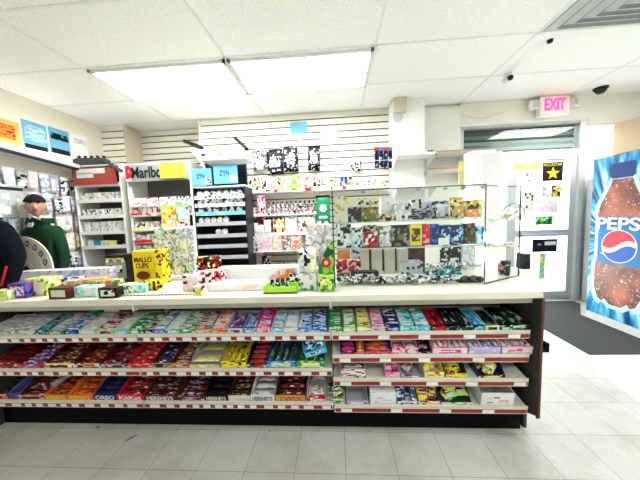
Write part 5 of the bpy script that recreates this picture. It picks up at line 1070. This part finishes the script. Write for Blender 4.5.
for i in range(2): cg('navy_box', ['left','right'][i]+' of the two navy boxes with pale blue print',440+i*12,451.5+i*12,225,2.04,Z1,'navy+navy+cyan+navy',.06,'navy+lblue+navy')
p = aty(445, 238, 2.0); bm = BM(); bxx(bm, -.04, .04, 0, .003, -.004, .05); tag(obj('price_card', bm, pm('white'), loc=(p.x, 2.03-.01, Z1+.006)), 'blank white price card before the left navy box in the glass case', 'card')
cg('brown_print_box','dark brown box with grey figure on middle shelf',465,475,223,2.04,Z1,'brown+dark+olive+grey',.06)
cg('sky_box','sky blue and white box, right end of middle shelf',476,484,226,2.04,Z1,'cyan+white+lblue+navy',.06)
zc = ZC+.001
cg('orange_pack','tall amber pack, left side on the case floor',337,350,245,2.28,zc,'orange+gold+tan',.04)
cg('white_pack','blue and white pack right of the amber pack',351,360,247,2.30,zc,'white+lblue+navy+lgrey',.04)
for i in range(4): cg('red_pack','red wrapped pack in the row before the amber pack',336+i*6.3,342+i*6.3,260,2.16,zc,'red+white+maroon+lpink',.05,cat='pack',grp='red packs in the glass case')
cg('brown_packet','brown carton at the lower left of the case',337,350,274,2.06,zc,'brown+tan+dark',.06)
cg('black_flat_box','flat black box with white print',351,379,272,2.04,zc,'black+dark+black',.08,'black+white+black')
for i in range(4): cg('cream_folder','upright cream folder in the row of four',361+i*13-2,369+i*13,249,2.30-.01*i,zc,'cream',.05,cat='folder',grp='cream folders in the glass case')
cg('grey_paper_box','white paper box with grey front behind the folders, right',402,423,262,2.22,zc,'lgrey+grey+lgrey',.12)
cg('white_sheet_box','wide low white box beneath the folders',380,428,279,2.08,zc,'white',.10)
cg('dark_strip_box','long dark low box behind the cream folders, case rear',352,425,243.5,2.38,zc,'brown+dark+brown',.03)
def heap(n, u0, u1, v0, v1, Y0, Y1, z, cols, nm, lb, cat, grp, w_=.07, h_=.05):
    for i in range(n):
        c = random.choice(cols); me = shared(('heap', w_, c), lambda: pillow_bm(w_, h_, .028, 6, 5, .12), [B(c, 45)], True)
        u = u0+(u1-u0)*(i+.5)/n; Y = random.uniform(Y0, Y1); x = aty(u, (v0+v1)/2, Y).x
        tag(inst(nm, me, (x, Y, z+.02+random.uniform(0, .02)), (random.uniform(.7,1.3), random.uniform(-.5,.5), random.uniform(-.8,.8))), lb, cat, grp)
heap(22, 338, 455, 281, 292, 1.90, 1.93, zc, ['black+white+dark','dark+white+grey','white+black+silver'], 'foil_packet', 'silver foil packet in the long row along the glass case front', 'packet', 'silver foil packets along the case front')
heap(16, 338, 425, 281, 292, 1.95, 1.99, zc, ['black+white+silver','dark+white+grey'], 'foil_packet', 'silver foil packet in the rear line behind the front packets', 'packet', 'silver foil packets, rear line')
cg('teal_tray_box','dark teal low box under the white packets',427,462,270,2.16,zc,'teal+dark+dgreen+white',.12)
zt = aty(444, 270, 2.16).z
heap(12, 428, 478, 262, 270, 2.17, 2.25, zt+.0, ['white+dark+lgrey','white+teal+dgreen','white+black+white'], 'white_packet', 'white packet heaped on the dark teal box in the glass case', 'packet', 'white packets on the teal box')
cg('blue_card_box','bright blue flat box by the black dice tray',436,452,277,2.04,zc,'cyan+cyan+blue',.05)
cg('black_tray_box','black low tray at the right front of the case',459,480,283,1.90,zc,'black+dark',.08)
zt = aty(470, 283, 1.90).z
for i in range(5):
    bm = BM(); lathe(bm, [(.001,0),(.02,.002),(.026,.016),(.02,.036),(.001,.042)], 10); x = aty(462+i*4, 280, 1.95).x; tag(obj('black_ball', bm, pm('black'), loc=(x, 1.925+.03*(i % 2), zt+.001), smooth=True), 'glossy black round piece on the black low tray in the glass case', 'ball', 'black pieces on the low tray')
cg('white_card_box','white upright card box at the right rear of the case',462,476,245,2.34,zc,'white+white+lgrey',.03)
cg('black_camera','black flat case lying on the white sheet, right rear',441,462,243,2.36,zc,'dark+white+black',.03)
# corner section
for nm, lb, u0, u1, v, Y, z, c, d in (('white_case','white case with purple sticker on the corner shelf',492,504,218,2.2,ZC+.427,'white+lav+lgrey+white',.06),('silver_jewel_tray','silver and bronze jewel tray on the corner shelf',505,522,214,2.24,ZC+.427,'white+silver+tan+grey',.08),
    ('gold_chain_tray','gold chain tray on the lower corner shelf',488,520,250,2.2,ZC+.207,'gold+yellow+cream+brown',.06),('silver_chain_tray','silver chain tray behind the gold chains',490,515,243,2.30,ZC+.207,'lav+silver+white+grey',.05),
    ('red_pack','coral red pack standing on the counter in the case corner',500,506,263,2.12,ZC,'red+pink+red',.03)):
    pxbox(nm, lb, 'tray' if 'tray' in nm else 'box', u0, u1, v, Y, z+.001, c, d)
p = aty(510, 278, 2.06); bm = BM(); lathe(bm, [(.001,0),(.034,0),(.036,.08),(.028,.09)], 16); j = tag(obj('black_jar', bm, B('black+dark+grey', 40), loc=(p.x, 2.12, ZC+.001), smooth=False), 'black jar with wide lid by the coral red pack', 'jar'); bm = BM(); lathe(bm, [(.036,.09),(.036,.115)], 16); obj('lid', bm, pm('black'), j)
o = tube('cable', [aty(u, v, 2.30) for u, v in ((500,215),(505,208),(511,204),(518,204),(523,208),(525,216))], .007, pm('grey')); tag(o, 'grey arched cable on the corner shelf of the glass case', 'cable')
pxpouch('clear_pouch', 'clear and grey pouch under the grey arched cable', 'pouch', 504, 521, 205, 217, 2.32, 'white+lgrey+white+grey', .03)
pxbox('black_terminal', 'black card terminal on the counter behind the case corner', 'terminal', 524, 531, 254, 2.28, ZC, 'black+dark', .1)
# white cartons on top of the case
o = pxbox('white_carton', 'white tilted carton standing on the glass case, right end', 'carton', 485, 506, 154, 2.06, GZ1+.008, mat('white carton', (.86,.86,.88), .5), .13, rz=-.1); o.rotation_euler = (0, -.10, -.1); o.location.z += .015
o = pxbox('white_tray_carton', 'white open carton with dark print slots behind the tilted one', 'carton', 472, 496, 150, 2.28, GZ1+.008, mat('white carton', (.86,.86,.88), .5), .14, rz=.05); bm = BM(); W = .08
for k in range(3): bxx(bm, -.03+k*.045, 0+k*.045, -.072, -.0705, .265, .28)
obj('dark_slot', bm, pm('dark'), o)
pxbox('yellow_letter_card', 'yellowish sheet behind the cartons on the glass case', 'sheet', 459, 471, 161, 2.40, GZ1+.008, 'lemon+cream+lemon', .01)

# ================================================================== DOOR POSTERS, SIGNS, CEILING FITTINGS
YD = DY-.022
def dcard(nm, lb, u0, u1, v0, v1, c, cat='poster'): return card(nm, lb, u0, u1, v0, v1, YD, c, cat)
st = dcard('star_poster', 'black poster with yellow star high on the door glass', 542.5, 563, 162, 181, pm('black'))
q0 = st.location; W = aty(563, 170, YD).x-aty(542.5, 170, YD).x; Hh = aty(552, 162, YD).z-aty(552, 181, YD).z
bm = BM(); L = []
for i in range(10): a = math.pi/2+i*math.pi/5; rr2 = (.105 if i % 2 == 0 else .043); L.append((rr2*math.cos(a), Hh*.40+rr2*math.sin(a)))
c_ = bm.verts.new((0,-.003,Hh*.40)); vs = [bm.verts.new((x_, -.003, z_)) for x_, z_ in L]
for i in range(10): bm.faces.new((c_, vs[i], vs[(i+1) % 10]))
obj('yellow_star', bm, mat('star yellow', (.88,.75,.05), .5), st)
text('poster_title', 'ROCKSTAR', .06, (0, -.003, Hh*.86), FRONT, mat('star yellow', (.88,.75,.05), .5), st, .001, fit=(W*.85, Hh*.14))
dcard('yellow_strip', 'orange yellow paper strip along the top of the door glass', 514, 541, 163, 170, mat('amber paper', (.85,.6,.2), .6), 'paper')
dcard('red_sticker', 'red and pink apple shaped sticker on the door glass', 524, 532, 173, 182, 'white+red+lpink', 'sticker')
dcard('mint_notice', 'pale mint paper below the amber strip on the door glass', 533, 541, 171, 183, 'mint+white', 'paper')
dcard('line_notice', 'small white notice with grey round drawing on the door glass', 542, 549.5, 185, 198, 'white+lgrey+white+grey', 'notice')
dcard('gold_notice', 'small gold and dark poster right of the grey drawing', 551, 561, 185, 198, 'gold+dark+lemon')
dcard('pink_notice', 'faint pink and white paper in the middle of the door glass', 536, 558, 200, 213, 'white+lpink+white', 'paper')
dcard('green_poster', 'green landscape poster low on the upper door glass', 535.5, 553, 216, 225, 'green+lime+dgreen+mint')
dcard('brown_poster', 'pink and brown photo strip at the left of the door glass', 524, 534, 192, 212, 'lpink+brown+cream+mint')
b1 = dcard('black_sign', 'black sign with white word panel across the door middle', 532, 557, 239, 252, pm('black'), 'sign'); bm = BM(); bxx(bm, .0, .17, -.002, 0, .11, .17); obj('white_panel', bm, pm('white'), b1); text('printed_word', 'on', .06, (-.08, -.002, .13), FRONT, pm('white'), b1, .0008)
dcard('drop_sticker', 'blue and lime drop shaped sticker on the lower door glass', 539, 545, 253, 279, 'cyan+lblue+lime+lemon', 'sticker')
card('yellow_window_notice', 'pale yellow notice on the side window beside the door', 459, 471, 160, 173, DY-.005, 'lemon+yellow+cream', 'notice')
card('white_window_notice', 'large white poster on the side window left of the door', 473, 498, 163, 232, DY-.005, 'white+white+cream', 'poster')
# exit sign with two emergency lamp heads
a = aty(536, 124, 3.40); b_ = aty(567, 98, 3.40); cx_ = (a.x+b_.x)/2
t = thing('exit_sign', 'white exit sign with red letters and two lamp heads over the door', 'exit sign', (cx_, 3.38, 2.60)); bm = BM(); bxx(bm, -.17, .17, -.03, .04, 0, .225); bxx(bm, -.05, .05, -.02, .03, .225, .24); obj('housing', bm, mat('exit sign white', (.85,.80,.74), .5), t, bevel=.008)
text('exit_letters', 'EXIT', .15, (0, -.033, .13), FRONT, mat('exit red', (.9,.02,.12), .5, emit=(1,.03,.2), estr=.8), t, .002, bold=.003, fit=(.235, .135))
for s in (-1, 1):
    bm = BM(); bx(bm, (s*.225, 0, .14), (.09,.09,.10), rz=s*.4); h = obj('lamp_head', bm, mat('lamp head white', (.80,.80,.76), .4), t, bevel=.012); bm = BM(); cyl(bm, (s*.17,0,.15), (s*.19,0,.15), .012); obj('lamp_arm', bm, pm('lgrey'), t)
    bm = BM(); bx(bm, (s*.225-s*.02*0, -.048, .14), (.06,.006,.07), rz=s*.4); obj('lens', bm, pm('lgrey'), h)
p = atz(593, 97, 2.84); t = thing('dome_camera', 'black dome camera on the ceiling right of exit sign', 'camera', (p.x-.15, p.y-.25, 2.84)); bm = BM(); lathe(bm, [(.001,-.07),(.03,-.062),(.052,-.035),(.055,-.012)], 18); obj('dome', bm, mat('black gloss dome', (.01,.01,.012), .1), t, smooth=True); bm = BM(); lathe(bm, [(.066,-.014),(.066,0)], 20); obj('mount', bm, pm('dark'), t)
p = atz(508, 74, 2.84); t = thing('bullet_camera', 'small white camera with black lens hanging from the ceiling', 'camera', (p.x, p.y, 2.84)); bm = BM(); lathe(bm, [(.035,-.012),(.035,0)], 16); obj('mount', bm, pm('white'), t); bm = BM(); cyl(bm, (0,0,-.01), (-.01,-.02,-.04), .012); cyl(bm, (0,.04,-.04), (-.01,-.05,-.06), .028, seg=16); hd = obj('housing', bm, pm('white'), t); bm = BM(); cyl(bm, (-.01,-.05,-.06), (-.011,-.062,-.063), .024, seg=16); obj('lens', bm, pm('black'), hd)
p = atz(550, 40, 2.84); bm = BM(); lathe(bm, [(.001,-.025),(.018,-.02),(.022,0)], 12); tag(obj('ceiling_sensor', bm, pm('black'), loc=(p.x, p.y, 2.84)), 'tiny black sensor on the ceiling near the air vent', 'sensor')
# sagging cable on the header
o = tube('wall_cable', [aty(u, v, 3.425) for u, v in ((461,114),(480,119),(497,114),(508,110))], .003, pm('lgrey')); tag(o, 'thin sagging cable on the cream header beam', 'cable')
# air vent: nested square louvres
vx0 = GX+1.2192*3; t = thing('ceiling_vent', 'square metal air vent of nested louvres in the ceiling', 'air vent', (vx0+.62, GY-.305, CEIL)); vm = mat('vent metal', (.88,.89,.90), .4)
bm = BM(); bxx(bm, -.60, .60, -.29, .29, -.003, 0); obj('back_plate', bm, mat('vent inner grey', (.45,.46,.46), .6), t)
for k in range(5):
    a_, b2_ = .59-.085*k, .285-.052*k
    if b2_ < .03: break
    bm = BM(); z0, z1 = -.006, -.028
    o1 = [(-a_,-b2_),(a_,-b2_),(a_,b2_),(-a_,b2_)]; f = .046; o2 = [(-a_+f,-b2_+f),(a_-f,-b2_+f),(a_-f,b2_-f),(-a_+f,b2_-f)]
    A = [bm.verts.new((*q, z0)) for q in o1]; Bv = [bm.verts.new((*q, z1)) for q in o2]
    for i in range(4): bm.faces.new((A[i], A[(i+1) % 4], Bv[(i+1) % 4], Bv[i]))
    bmesh.ops.solidify(bm, geom=bm.faces[:], thickness=.003); obj('louvre', bm, vm, t)
# dark scuffs on the floor tiles belong to the floor itself
sm = mat('dark scuff', (.05,.045,.04), .7)
for u, v, L_, w_, rz in ((131,438,.10,.014,.9),(98,427,.03,.018,.1),(270,431,.02,.01,.3),(508,402,.03,.012,-.8)):
    p = atz(u, v, 0); bm = BM(); poly(bm, [(-L_/2,0),(0,-w_/2),(L_/2,0),(0,w_/2)], .0008, 'z'); tag(obj('floor_scuff', bm, sm, loc=p, rot=(0,0,rz)), {131:'long slanting dark scuff on the floor before the counter',98:'small dark scuff beside the kick board at left',270:'tiny dark speck mark on the floor in the middle',508:'short dark scuff on the pale floor right of the counter'}[u], 'scuff')
